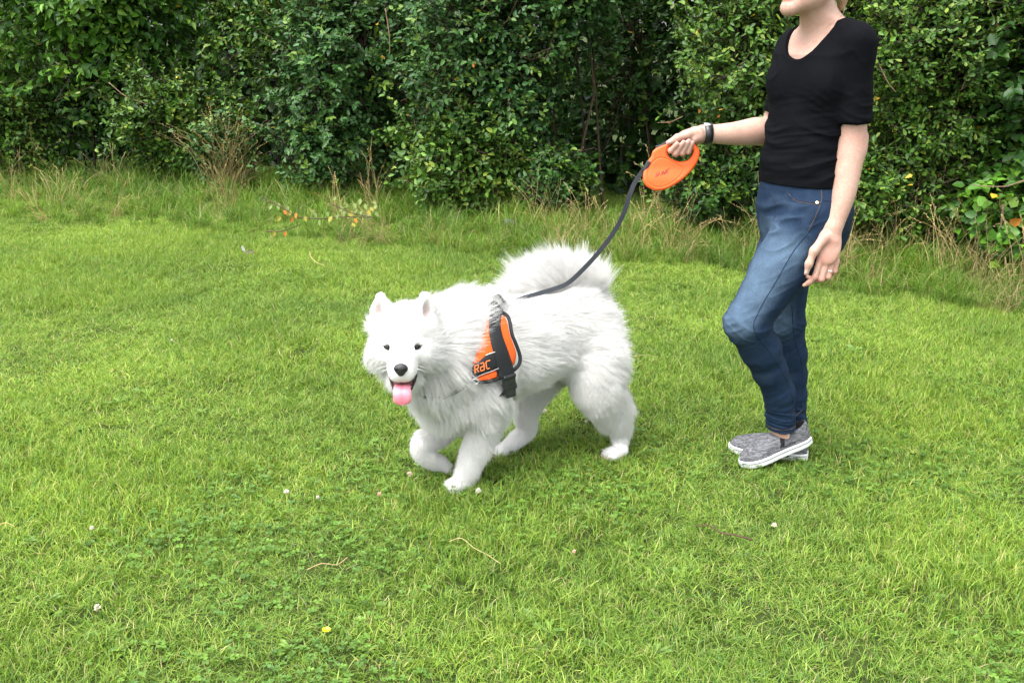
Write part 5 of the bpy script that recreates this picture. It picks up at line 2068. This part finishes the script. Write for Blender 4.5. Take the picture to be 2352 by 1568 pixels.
PINK = (.47, .22, .175)
for q, r in list(LHF.values()) + list(RHF.values()):
    pts_ = [P(*c) for c in q]
    for p_ in pts_[:3]:
        tint(p_, .015, PINK, .45)
    tint(pts_[3], .010, (.50, .25, .20), .5)
for q, r in RHF.values():                          # nails of the curled fingers
    a, b_ = P(*q[2]), P(*q[3])
    d = nz(b_ - a)
    tint(b_ + np.array([0, -.008, .001]), .0062, (.58, .37, .33), .9)
tint(P(1538, 325, 3.245), .007, (.60, .40, .36), .9)
tint(P(1903, 600, 2.995), .03, PINK, .35)
for x in (-.014, 0, .014):
    tint(fp(x, .095, -.058), .0085, (.55, .20, .17), .85)
    tint(fp(x, .094, -.073), .0085, (.58, .22, .19), .85)
tint(fp(0, .095, -.0655), .006, (.12, .03, .03), .8)
for c in (P(1912, 365, 3.03), P(1951, 442, 3.01), P(1958, 410, 3.04), P(1740, 283, 3.29), P(1700, 300, 3.28), P(1896, 30, 3.15)):
    tint(c, .0045, (.20, .11, .08), .8)           # moles
tint(P(1972, 320, 3.06), .035, PINK, .35)
tint(P(1915, 545, 3.0), .03, PINK, .25)
tint(P(1845, 95, 3.1), .06, PINK, .18)
for s in (-1, 1):
    tint(fp(s * .045, .06, -.03), .03, (.60, .33, .26), .35)
skin = mk('body', bV, bQ, M['skin'], person, True, {'col': bc})
bodT = bvh(bV, bQ)

M['nail'] = simple('nail', (.52, .33, .29), .3, .5)
for tipn, dirn_, nn_ in [(P(*q[3]), nz(P(*q[3]) - P(*q[2])), nz([0, -1, .25])) for q, r in RHF.values()] + \
        [(P(1538, 326.5, 3.249), nz(P(1535, 328, 3.254) - P(1556, 317, 3.256)), nz([-.1, -.75, .65])), (P(1853, 625, 2.99), nz(P(1852, 628, 2.99) - P(1857, 606, 2.988)), nz([-.55, -.8, .1]))]:
    hit = bodT.ray_cast(Vector(tipn + nn_ * .05), Vector(-nn_), .08)
    if hit[0] is None:
        continue
    h_ = np.array(hit[0])
    ac = nz(np.cross(dirn_, nn_))
    MB().ell(h_ - nn_ * .0004, [dirn_ * .0052, ac * .0040, nn_ * .0012], 12, 6).build('nail', M['nail'], skin)


# ---------------------------------------------------------------- black top
zs_h = P(1850, 431, 3.1)[2]
shf = Field([.78, 2.90, zs_h - .03], [1.32, 3.50, 1.60], .0036)
torso(shf, .009, zs_h, RC[-1, 2] + .006, .03)
for b_ in BUST:
    shf.ell(b_, [TL, TF, UP], [.062, .050, .058], .04)
shf.rc(NB + TL * .02, .043, SHL + UP * .004, .0515, .03)
shf.rc(NB - TL * .02, .043, SHR + UP * .004, .0495, .03)
cl_, cr_ = P(1960, 279, 3.085), P(1776, 258, 3.345)
nl_, nr_ = nz(P(1958, 300, 3.085) - P(1962, 240, 3.085)), nz(np.array([-.20, .04, -1]))
shf.rc(SHL, .052, P(1959, 330, 3.085), .0485, .022, [(cl_, nl_)])
shf.rc(SHR, .050, ELR + UP * -.03, .0475, .022, [(cr_, nr_)])
# scoop neck: opening wider towards the shoulders
NC = P(1898, 62, 3.2)


def scoop(X, Y, Z):
    l = (X - NC[0]) * TL[0] + (Y - NC[1]) * TL[1] + .024
    g = (X - NC[0]) * TF[0] + (Y - NC[1]) * TF[1]
    zb = P(1818, 137, 3.1)[2]; zt = NC[2] + .045
    edge = zb + (zt - zb) * (np.abs(l) / .104) ** 2.3
    back = NC[2] - .005 + .05 * (np.abs(l) / .098) ** 2.3
    e = np.where(g > -.01, edge, back)
    return np.maximum(np.abs(l) - .112, e - Z)


shf.put(scoop, NC - [.16, .16, .16], NC + [.16, .16, .2], .004, 'sub', .02)
sV, sQ = shf.mesh()
sV = relax(sV, sQ, 2, .4)
sN = vnormals(sV, sQ)
# folds: gathered across the waist, drawn from bust and armpit
rel = (sV - NC)
lc, gc = rel @ TL, rel @ TF
hgt = (sV[:, 2] - zs_h)
waist = smooth(.34, .18, hgt) * smooth(-.01, .05, hgt)
n1 = vnoise(np.stack([lc * 5 + hgt * 2.5, gc * 5, hgt * 34 + lc * 6 + 6 * vnoise(sV, 5, 51)], 1), 1.0, 52)
n2 = vnoise(np.stack([lc * 7, gc * 7, hgt * 60 - lc * 9], 1), 1.0, 53)
fold = (1 - np.abs(2 * n1 - 1)) ** 2 * .0085 + (1 - np.abs(2 * n2 - 1)) ** 2 * .003
n3 = vnoise(np.stack([lc * 22 + hgt * 12, gc * 12, hgt * 14 - lc * 10], 1), 1.0, 54)
upf = smooth(.22, .34, hgt)
sV = sV + sN * (fold * waist + (1 - np.abs(2 * n3 - 1)) ** 3 * .0035 * upf - .002)[:, None]
sc = np.tile(np.array([.0030, .0032, .0045]), (len(sV), 1))
shirt = mk('shirt', sV, sQ, M['jersey'], person, True, {'col': sc})
shT = bvh(sV, sQ)
# ---------------------------------------------------------------- jeans
jf = Field([.66, 2.92, .06], [1.28, 3.46, 1.06], .0038)
torso(jf, .002, RC[0, 2], zs_h + .018, .03)
jf.ell(RC[1] - TF * .046 + TL * .062 - UP * .01, [TL, TF, UP], [.078, .066, .095], .04)
jf.ell(RC[1] - TF * .046 - TL * .062 - UP * .01, [TL, TF, UP], [.078, .066, .095], .04)
cL = nz(LEGL[-1] - LEGL[-2]); cR = nz(LEGR[-1] - LEGR[-2])
endL, endR = P(1801, 979, 3.167), P(1823, 975, 3.29)


def legchain(pts_, r, cutp, cutn):
    pts_ = list(pts_); pts_[-1] = pts_[-1] + cutn * .06
    for i in range(len(pts_) - 1):
        jf.rc(pts_[i], r[i], pts_[i + 1], r[i + 1], .03 if i == 0 else .02, [(cutp, cutn)] if i >= len(pts_) - 2 else ())


legchain(LEGL, LRL, endL, nz([.02, .12, -1.]))
legchain(LEGR, LRR, endR, cR)
jV, jQ = jf.mesh()
jV = relax(jV, jQ, 2, .4)
jN = vnormals(jV, jQ)


def along_leg(V, pts_):
    best = np.full(len(V), 9.0); u = np.zeros(len(V)); tdir = np.zeros((len(V), 3))
    for i in range(len(pts_) - 1):
        a, b_ = pts_[i], pts_[i + 1]
        t = np.clip((V - a) @ (b_ - a) / ((b_ - a) @ (b_ - a)), 0, 1)
        d = np.linalg.norm(V - a - t[:, None] * (b_ - a), axis=1)
        m = d < best
        best[m] = d[m]; u[m] = i + t[m]; tdir[m] = nz(b_ - a)
    return best, u, tdir


dl, ul, tl_ = along_leg(jV, LEGL); dr_, ur, tr_ = along_leg(jV, LEGR)
isl = (dl / .09 < dr_ / .09)
u = np.where(isl, ul, ur)
tdir = np.where(isl[:, None], tl_, tr_)
s_al = np.where(isl, jV @ nz(LEGL[2] - LEGL[0]), jV[:, 2])
alongv = np.sum(jV * tdir, 1)
nA = vnoise(np.stack([jV[:, 0] * 9, jV[:, 1] * 9, jV[:, 2] * 52 + jV[:, 0] * 18 + 5 * vnoise(jV, 8, 61)], 1), 1.0, 62)
nB = vnoise(np.stack([jV[:, 0] * 14 + jV[:, 2] * 8, jV[:, 1] * 14, jV[:, 2] * 44 - jV[:, 0] * 26], 1), 1.0, 63)
rid = (1 - np.abs(2 * nA - 1)) ** 2
rid2 = (1 - np.abs(2 * nB - 1)) ** 2
crotch = np.exp(-(np.linalg.norm(jV - P(1800, 505, 3.12), axis=1) / .10) ** 2) * smooth(zs_h - .005, zs_h - .05, jV[:, 2])
knee = np.exp(-((u - 2.12) / .22) ** 2)
cuff = smooth(4.9, 5.7, u)
jV = jV + jN * (rid * (.0065 * cuff + .0035 * knee) + rid2 * (.0080 * crotch + .0030 * knee) + .0022 * rid2 - .003 * cuff)[:, None]
# colour: worn pale along the front of the thighs and knee, whiskers at the hip
front = jN @ nz([-.62, -.72, .3])
thigh = smooth(.25, .7, u) * smooth(2.5, 1.5, u)
fade = smooth(.35, .95, front) * thigh * (.75 + .5 * vnoise(jV, 14, 64))
fade = fade + .55 * smooth(.3, .9, front) * np.exp(-((u - 2.1) / .35) ** 2) + .35 * smooth(.5, .95, front) * smooth(2.6, 3.4, u) * smooth(4.6, 3.8, u)
wh = crotch * smooth(.55, .8, rid2) * .22
fade = np.clip(fade * .75 + wh, 0, 1)
dk, lt = np.array([.0078, .0190, .0425]), np.array([.068, .108, .160])
jc = dk * (1 - fade[:, None]) + lt * fade[:, None]
jc *= (.85 + .3 * vnoise(jV, 60, 65))[:, None]
jeans = mk('jeans', jV, jQ, M['denim'], person, True, {'col': jc})
jT = bvh(jV, jQ)
SEAM = [(1888, 436), (1890, 459), (1878, 494), (1858, 532), (1828, 569), (1806, 604), (1784, 644), (1757, 688), (1740, 721), (1731, 744), (1737, 766), (1762, 799), (1786, 835), (1804, 868), (1817, 900), (1824, 935), (1826, 965)]


def seam(name, pts_, r, mat, n=50, off=.0004):
    pth, nn = onto_path(jT, pts_, n, off)
    if len(pth) < 4:
        return
    step_ = np.linalg.norm(np.diff(pth, axis=0), axis=1)
    cutp = np.where(step_ > .06)[0]
    runs = np.split(np.arange(len(pth)), cutp + 1)
    run = max(runs, key=len)
    if len(run) > 3:
        MB().tube(pth[run], r, 5).build(name, mat, jeans)


seam('seam', SEAM, .0013, M['seam'], 80)
seam('seam', [(1819, 700), (1822, 752), (1828, 785), (1841, 832), (1845, 881), (1841, 936)], .0013, M['seam'], 50)
seam('pocket_edge', [(1809, 440), (1812, 448), (1820, 455), (1839, 461), (1858, 464), (1874, 467), (1887, 468)], .0016, M['seam'], 30)
seam('pocket_stitching', [(1811, 444), (1821, 457), (1839, 464), (1858, 467), (1874, 470)], .0008, M['stitch'], 30)
seam('yoke_seam', [(1890, 462), (1900, 461), (1911, 463)], .0013, M['seam'], 16)
seam('fly_seam', [(1771, 440), (1777, 458), (1783, 478), (1783, 492), (1776, 506)], .0013, M['seam'], 24)
seam('hip_stitching', [(1886, 436), (1887, 459), (1874, 495), (1856, 531)], .0008, M['stitch'], 30)
rv, rvn = onto(jT, 1877, 466, .001)
if rv is not None:
    e1 = nz(np.cross(rvn, UP)); e2 = np.cross(rvn, e1)
    MB().ell(rv, [e1 * .0062, e2 * .0062, rvn * .0028], 14, 8).build('rivet', M['brass'], jeans)
for end, nrm_, r_, nm in ((endL, nz([.02, .12, -1.]), LRL[-1], 'L'), (endR, cR, LRR[-1], 'R')):
    e1 = nz(np.cross(nrm_, [0, 1, 0])); e2 = np.cross(nrm_, e1)
    for hgt_, rr_, mt in ((.004, .0020, M['seam']), (.016, .0009, M['stitch'])):
        ringp = []
        for t in np.linspace(0, 2 * math.pi, 33):
            d = e1 * math.cos(t) + e2 * math.sin(t)
            o0 = end - nrm_ * hgt_
            hit = jT.ray_cast(Vector(o0 + d * .12), Vector(-d), .12)
            ringp.append(np.array(hit[0]) if hit[0] is not None else o0 + d * r_)
        MB().tube(ringp, rr_, 5, False).build('hem', mt, jeans)

# ---------------------------------------------------------------- wristband, ring, hair, eyes
ax = nz(P(1650, 308, 3.31) - P(1612, 308, 3.304))
wc = P(1623, 308, 3.306)
e1 = nz(np.cross(ax, [0, 1, 0])); e1 = e1 if e1[2] > 0 else -e1
e2 = np.cross(ax, e1)


def band_pts(r0, a0, a1, n):
    out = []
    for t in np.linspace(a0, a1, n):
        d = e1 * math.cos(t) + e2 * math.sin(t)
        hit = bodT.ray_cast(Vector(wc + d * .08), Vector(-d), .08)
        out.append((np.array(hit[0]) if hit[0] is not None else wc + d * .029) + d * r0)
    return np.array(out)


ringp = band_pts(.0016, 0, 2 * math.pi, 41)
MB().ribbon(ringp, ax, .027, .0030).build('wristband', M['black_plastic'], person)
wb = person.children[-1]
cam_side = -1 if e2[1] > 0 else 1
cp_ = band_pts(.0042, cam_side * .12, cam_side * .62, 8)
MB().ribbon(cp_, ax, .0285, .0026).build('clasp', M['silver'], wb)
ra_, rb_ = P(*LHF['ring'][0][0]), P(*LHF['ring'][0][1])
rcn = ra_ * .42 + rb_ * .58
rx_ = nz(rb_ - ra_); r1 = nz(np.cross(rx_, [0, 1, 0])); r2 = np.cross(rx_, r1)
b = MB()
b.tube([rcn + (r1 * math.cos(t) + r2 * math.sin(t)) * .0104 for t in np.linspace(0, 2 * math.pi, 21)], .0015, 6, False)
b.build('finger_ring', M['silver'], person)
MB().ell(rcn - np.array([0, .0118, -.001]), [np.array([.0024, 0, 0]), np.array([0, .0016, 0]), np.array([0, 0, .0024])], 8, 6).build('gem', M['white_eye'], person.children[-1])
for s in (-1, 1):
    c = fp(s * .030, .0645, .0165)
    b = MB(); b.ell(c, [QR * .0112, QU * .0112, QF * .0112], 18, 12)
    V = np.concatenate(b.V)
    dd = (V - c) @ nz(QF)
    A = np.where(dd[:, None] > .0101, np.array([[.02, .02, .02]]), np.where(dd[:, None] > .0083, np.array([[.18, .26, .34]]), np.array([[1., 1., 1.]])))
    mk('eye', V, b.F, M['white_eye'], person, True, {'col': A})
    MB().tube(spline([fp(s * .014, .083, .037), fp(s * .030, .080, .043), fp(s * .048, .064, .038)], 10), [.0015, .0022, .0024, .0024, .0024, .0024, .0022, .002, .0016, .001], 5).build('eyebrow', M['hair'], person)
hf = Field(fp(0, -.03, .0) - .17, fp(0, -.03, .0) + .17, .004)
hf.ell(fp(0, -.022, .042), FA, [.082, .096, .090], .02)
hf.ell(fp(0, -.045, -.01), FA, [.076, .070, .085], .02)
hf.ell(fp(0, .085, -.03), FA, [.075, .075, .115], .02, 'sub')
for s in (-1, 1):
    hf.ell(fp(s * .08, -.0, -.02), FA, [.02, .035, .035], .012, 'sub')
hf.rc(fp(0, -.115, .02), .030, fp(0, -.135, -.04), .024, .02)
hf.rc(fp(0, -.135, -.04), .024, fp(0, -.125, -.10), .012, .015)
V, Q = hf.mesh()
V = relax(V, Q, 2, .5)
hN = vnormals(V, Q)
V = V + hN * ((vnoise(np.stack([(V @ QR) * 90, (V @ QF) * 14, (V @ QU) * 14], 1), 1.0, 71) - .5) * .006)[:, None]
hair = mk('hair', V, Q, M['hair'], person)
wsp = [[(1906, -12, 3.14), (1901, 8, 3.14), (1899, 25, 3.14), (1900, 40, 3.145)], [(1936, 8, 3.16), (1939, 26, 3.15), (1925, 44, 3.13), (1905, 58, 3.125), (1893, 70, 3.12)],
       [(1918, -10, 3.2), (1928, 4, 3.2), (1936, 16, 3.21), (1930, 26, 3.21)], [(1922, -12, 3.2), (1934, 4, 3.2), (1940, 14, 3.21)]]
b = MB()
for w_ in wsp:
    b.tube(spline([P(*c) for c in w_], 14), np.linspace(.0009, .0004, 14), 4)
b.build('loose_hair', M['hair'], hair)['kind'] = 'stuff'
# ------------------------------------------------------------------ small things lying and growing on the lawn
def clover_flower(px, py, label, size=.011, tintc=(1, 1, 1), h=.040):
    size *= .78
    g = G(px, py + 4)
    g[2] = float(gh(g[:2])[0])
    t = thing('clover_flower', g, label, 'flower', 'clover flowers in the lawn')
    lean = rng.normal(0, .012, 2)
    top = g + np.array([lean[0], lean[1], h])
    MB().tube(spline([g, g + (top - g) * .5 + np.array([lean[1], lean[0], 0]) * .3, top], 6), .0011, 5, True, (.10, .20, .04)).build('stem', M['long_grass'], t)
    b = MB()
    for i in range(46):
        zf = 1 - 1.75 * (i + .5) / 46
        a = i * 2.39996
        d = np.array([math.cos(a) * math.sqrt(1 - zf * zf), math.sin(a) * math.sqrt(1 - zf * zf), zf])
        dn = nz(d + np.array([0, 0, .25]))
        s1 = nz(np.cross(dn, [.3, .2, 1])); s2 = np.cross(dn, s1)
        f = rng.uniform(.5, 1.35); dn = nz(dn + rng.normal(0, .22, 3))
        c = np.array(tintc) * (1 if zf > -.35 else np.array([.85, .7, .6]))
        b.ell(top + dn * size * .62, [s1 * size * .17, s2 * size * .10, dn * size * .46 * f], 5, 4, c)
    b.build('flower_head', M['petal_white'], t)
    return t


FL = [(649, 1135, 'white clover flower in the open lawn to the left of the standing front paw', .012, (1, 1, 1)),
      (722, 1160, 'small white clover flower just right of the larger one left of the dog', .008, (1, 1, 1)),
      (1088, 1150, 'white clover flower just below the standing front paw of the dog', .013, (1, 1, 1)),
      (1253, 969, 'white clover flower under the belly of the dog', .011, (1, 1, 1)),
      (1360, 988, 'tiny pale clover flower close to the thigh of the hind leg', .008, (1, 1, 1)),
      (949, 1108, 'fading pinkish clover flower under the lifted front paw', .012, (1, .82, .72)),
      (871, 1157, 'brown tinged clover flower below and left of the lifted front paw', .009, (1, .68, .55)),
      (400, 797, 'pale clover flower alone in the lawn far left of the dog head', .008, (1, 1, .95)),
      (222, 1235, 'lone whitish clover flower in the left part of the lawn', .009, (1, .95, .9)),
      (243, 1418, 'withering clover flower among broad leaves in the lower left', .012, (.9, .9, .8)),
      (1773, 1219, 'cream coloured clover flower in the lawn below the grey shoes', .011, (1, .95, .85)),
      (1325, 1290, 'browning clover flower near the pale bent straw', .008, (1, .7, .55))]
for px, py, lb, sz, tc in FL:
    clover_flower(px, py, lb, sz, tc)

# buttercup
g = G(750, 1494); g[2] = float(gh(g[:2])[0])
t = thing('buttercup', g, 'single bright yellow buttercup in the lawn near the bottom of the view', 'flower')
top = g + np.array([.004, -.004, .058])
MB().tube(spline([g, g + np.array([.005, 0, .03]), top], 6), .0012, 5, True, (.10, .20, .04)).build('stem', M['long_grass'], t)
for k in range(5):
    a = k * 2 * math.pi / 5 + .3
    d = np.array([math.cos(a), math.sin(a), .55]); d = nz(d)
    Vl, Fl, Cl = leaves(top[None], d[None], np.array([[0, 0, 1.]]) - d[None] * .2, np.full(1, .0125), np.full(1, .0125), np.ones((1, 3)), 'obovate')
    mk('petal', Vl, Fl, M['petal_yellow'], t)
b = MB()
for i in range(14):
    a = i * 2.4; r = .0025 * math.sqrt(i / 14)
    b.tube([top + UP * .001, top + np.array([math.cos(a) * r, math.sin(a) * r, .0055])], .0005, 4)
b.build('stamens', M['petal_yellow'], t)['kind'] = 'stuff'


def twig_thing(pts_, r0, r1, label, mat, tintc, name='twig', cat='twig', z=.034):
    r0, r1 = r0 * .75, r1 * .75
    P3 = spline([np.array([*G(x, y)[:2], z + .008 * math.sin(i * 2.1)]) for i, (x, y) in enumerate(pts_)], 26)
    P3[:, 2] += gh(P3[:, :2]) + .006
    o = MB().tube(P3, np.linspace(r0, r1, 26) * (1 + .15 * np.sin(np.arange(26) * 1.7)), 7, True, tintc).build(name, mat)
    tag(o, label, cat)
    return o


twig_thing([(1597, 1231), (1625, 1232), (1655, 1240), (1690, 1252), (1725, 1268)], .0022, .0042, 'thin reddish brown twig lying on the lawn right of the middle', M['bark'], (1.0, .85, .8))
twig_thing([(1032, 1267), (1060, 1266), (1090, 1280), (1120, 1302), (1150, 1328)], .0016, .0010, 'long pale bent straw lying on the lawn below the dog', M['straw'], (1, 1, 1), 'straw', 'straw')
twig_thing([(708, 1334), (740, 1326), (775, 1318), (800, 1306)], .0017, .0012, 'pale straw lying on the lawn above the buttercup', M['straw'], (1, .9, .85), 'straw', 'straw')
twig_thing([(0, 1243), (20, 1239), (40, 1238)], .0016, .0012, 'pale straw at the left edge of the lawn', M['straw'], (1.1, 1, .9), 'straw', 'straw')
twig_thing([(1450, 857), (1480, 859), (1512, 857)], .0013, .0009, 'straight pale straw sticking out behind the rump of the dog', M['straw'], (1, 1, .9), 'straw', 'straw', .06)
twig_thing([(713, 601), (716, 613), (730, 622), (745, 632)], .0022, .0014, 'crooked pale straw on the far lawn above the dog head', M['straw'], (1.2, 1.1, 1), 'straw', 'straw', .05)

# fallen branch with orange leaves on the rough grass
g = G(760, 512)
t = thing('fallen_branch', (g[0], g[1], 0), 'fallen leafy branch with orange and yellow leaves on the rough grass by the hedge', 'branch')


def gp(x, y, z):
    q = PZ(x, y, z)
    return q


stems = [[(622, 462, .30), (652, 480, .26), (685, 500, .20)], [(685, 500, .20), (740, 502, .21), (800, 498, .22), (850, 500, .22)], [(612, 532, .18), (650, 530, .19), (690, 516, .20)], [(760, 468, .30), (810, 490, .25), (860, 500, .22)]]
allp = []
for st_ in stems:
    q = spline([gp(*c) for c in st_], 14)
    allp.append(q)
    MB().tube(q, np.linspace(.0045, .0022, 14), 6, True, (.9, .8, .8)).build('stem', M['bark'], t)
lm = {}
for nm, c in (('o', (.42, .15, .02)), ('y', (.26, .23, .035)), ('g', (.15, .20, .06)), ('r', (.30, .08, .02))):
    Vl, Fl, Cl = leaves(np.zeros((1, 3)), np.array([[1., 0, 0]]), np.array([[0, 0, 1.]]), np.ones(1), np.full(1, .6), np.array([c]), 'oval')
    lm[nm] = mesh_data('leaf', Vl, Fl, M['leaf'], True, {'col': Cl})
spots = [(720, 492, 'g'), (735, 508, 'g'), (752, 490, 'g'), (786, 478, 'g'), (798, 470, 'g'), (812, 470, 'g'), (845, 486, 'y'), (862, 490, 'g'), (660, 476, 'g'), (700, 500, 'y'), (832, 488, 'g'), (790, 488, 'g'), (652, 486, 'o'), (672, 503, 'o'), (655, 535, 'o'), (632, 535, 'y'), (668, 487, 'y'), (682, 492, 'o'), (645, 500, 'y'), (850, 480, 'y'), (838, 472, 'g'), (820, 482, 'g'), (806, 488, 'y'), (800, 494, 'y'), (776, 496, 'g'),
         (815, 505, 'o'), (808, 516, 'y'), (866, 474, 'g'), (855, 466, 'g'), (842, 496, 'g'), (790, 468, 'g'), (772, 455, 'g'), (828, 460, 'g'), (640, 470, 'g'), (625, 475, 'g'), (762, 500, 'y')]
for x, y, nm in spots:
    p_ = gp(x, y - 4, .24)
    d = nz(np.array([rng.normal(0, .5), -.35, -.8])); nn_ = nz(np.array([rng.normal(0, .4), -1, .5])); s_ = nz(np.cross(nn_, d)); nn_ = np.cross(d, s_)
    o = bpy.data.objects.new('leaf', lm[nm]); COL.objects.link(o); o.parent = t
    q = p_ - np.array(t.location)
    k = rng.uniform(.034, .05)
    o.matrix_basis = Matrix(((d[0], s_[0], nn_[0], q[0]), (d[1], s_[1], nn_[1], q[1]), (d[2], s_[2], nn_[2], q[2]), (0, 0, 0, 1))) @ Matrix.Diagonal((k, k, k, 1))

# stones at the foot of the hedge


def stone(px, py, sz, label, seed, z=.05):
    g = G(px, py)
    f = Field(g - sz * 1.6, g + sz * 1.6 + np.array([0, 0, sz]), sz / 11)
    r_ = np.random.default_rng(seed)
    ax0 = nz([1, .2, -.55]); ax1 = nz(np.cross([0, .3, 1], ax0)); ax2 = np.cross(ax0, ax1)
    f.ell(g + UP * sz * .55, [ax0, ax1, ax2], [sz * 1.05, sz * .7, sz * .55], 0)
    for _ in range(9):
        n_ = nz(r_.normal(0, 1, 3))
        f.cut(g + UP * sz * .55 + n_ * sz * r_.uniform(.45, .75), n_)
    V, Q = f.mesh()
    o = mk('stone', V, Q, M['stone'])
    tag(o, label, 'stone')


stone(1180, 535, .085, 'pale grey slab of stone poking out of the dry grass behind the tail', 3)
stone(606, 470, .05, 'grey stone half hidden in the grass at the dark gap on the left', 5)

# small dark curled dead leaf on the lawn
g = G(566, 590)
t = thing('dead_leaf', g + np.array([0, 0, .03]), 'curled dark dead leaf with a pale tip lying on the far lawn', 'leaf')
Vl, Fl, Cl = leaves(np.array([g + [0, 0, .03]]), nz([1, -.2, .1])[None], nz([.2, -.7, .6])[None], np.full(1, .06), np.full(1, .03), np.array([[.06, .045, .03]]), 'oval')
mk('blade', Vl, Fl, M['leaf'], t, True, {'col': Cl})
Vl, Fl, Cl = leaves(np.array([g + [-.01, 0, .035]]), nz([-.3, -.1, 1])[None], nz([.2, -1, .2])[None], np.full(1, .045), np.full(1, .018), np.array([[.45, .45, .48]]), 'oval')
mk('pale_tip', Vl, Fl, M['leaf'], t, True, {'col': Cl})

# bare twigs sticking out of the hedge


def bare(pts_, back, label, r=.004):
    P3 = []
    for x, y in pts_:
        g_ = G(x, base_y(x)) + away(x) * back
        P3.append(P(x, y, g_[1]))
    o = MB().tube(spline(P3, 16), np.linspace(r, r * .4, 16), 6, True, (1.9, 1.75, 1.6)).build('bare_branch', M['bark'])
    tag(o, label, 'branch')


bare([(2010, 130), (2025, 160), (2040, 190), (2058, 212)], -.15, 'thin pale bare branch beside the black sleeve', .005)
bare([(2352, 415), (2310, 428), (2270, 428), (2230, 425)], -.15, 'thin bare branch reaching in from the right edge of the hedge', .005)
bare([(2305, 470), (2295, 530), (2260, 580), (2245, 620)], -.1, 'crooked bare branch low in the right of the hedge', .007)
bare([(250, 190), (290, 222), (340, 240)], -.35, 'dead forked twig in the left part of the hedge', .005)
bare([(1568, 268), (1540, 280), (1510, 282)], -.1, 'short leafless twig above the hand with the leash', .004)
bare([(885, 20), (895, 90), (893, 150)], -.3, 'upright pinkish bare stem in the middle of the hedge', .006)

# tall clump of pale dry stalks by the gap
g = G(528, base_y(528) + 6)
t = thing('dry_stalk_clump', g, 'tall upright clump of pale dry stalks standing before the hedge on the left', 'dry plant')
V, F, C = seed_stalks(110, .40, .85, .075)
V = V * np.array([1, 1, 1]) + g
o = mk('stalks', V, F, M['long_grass'], t, True, {'col': C})
o['kind'] = 'stuff'
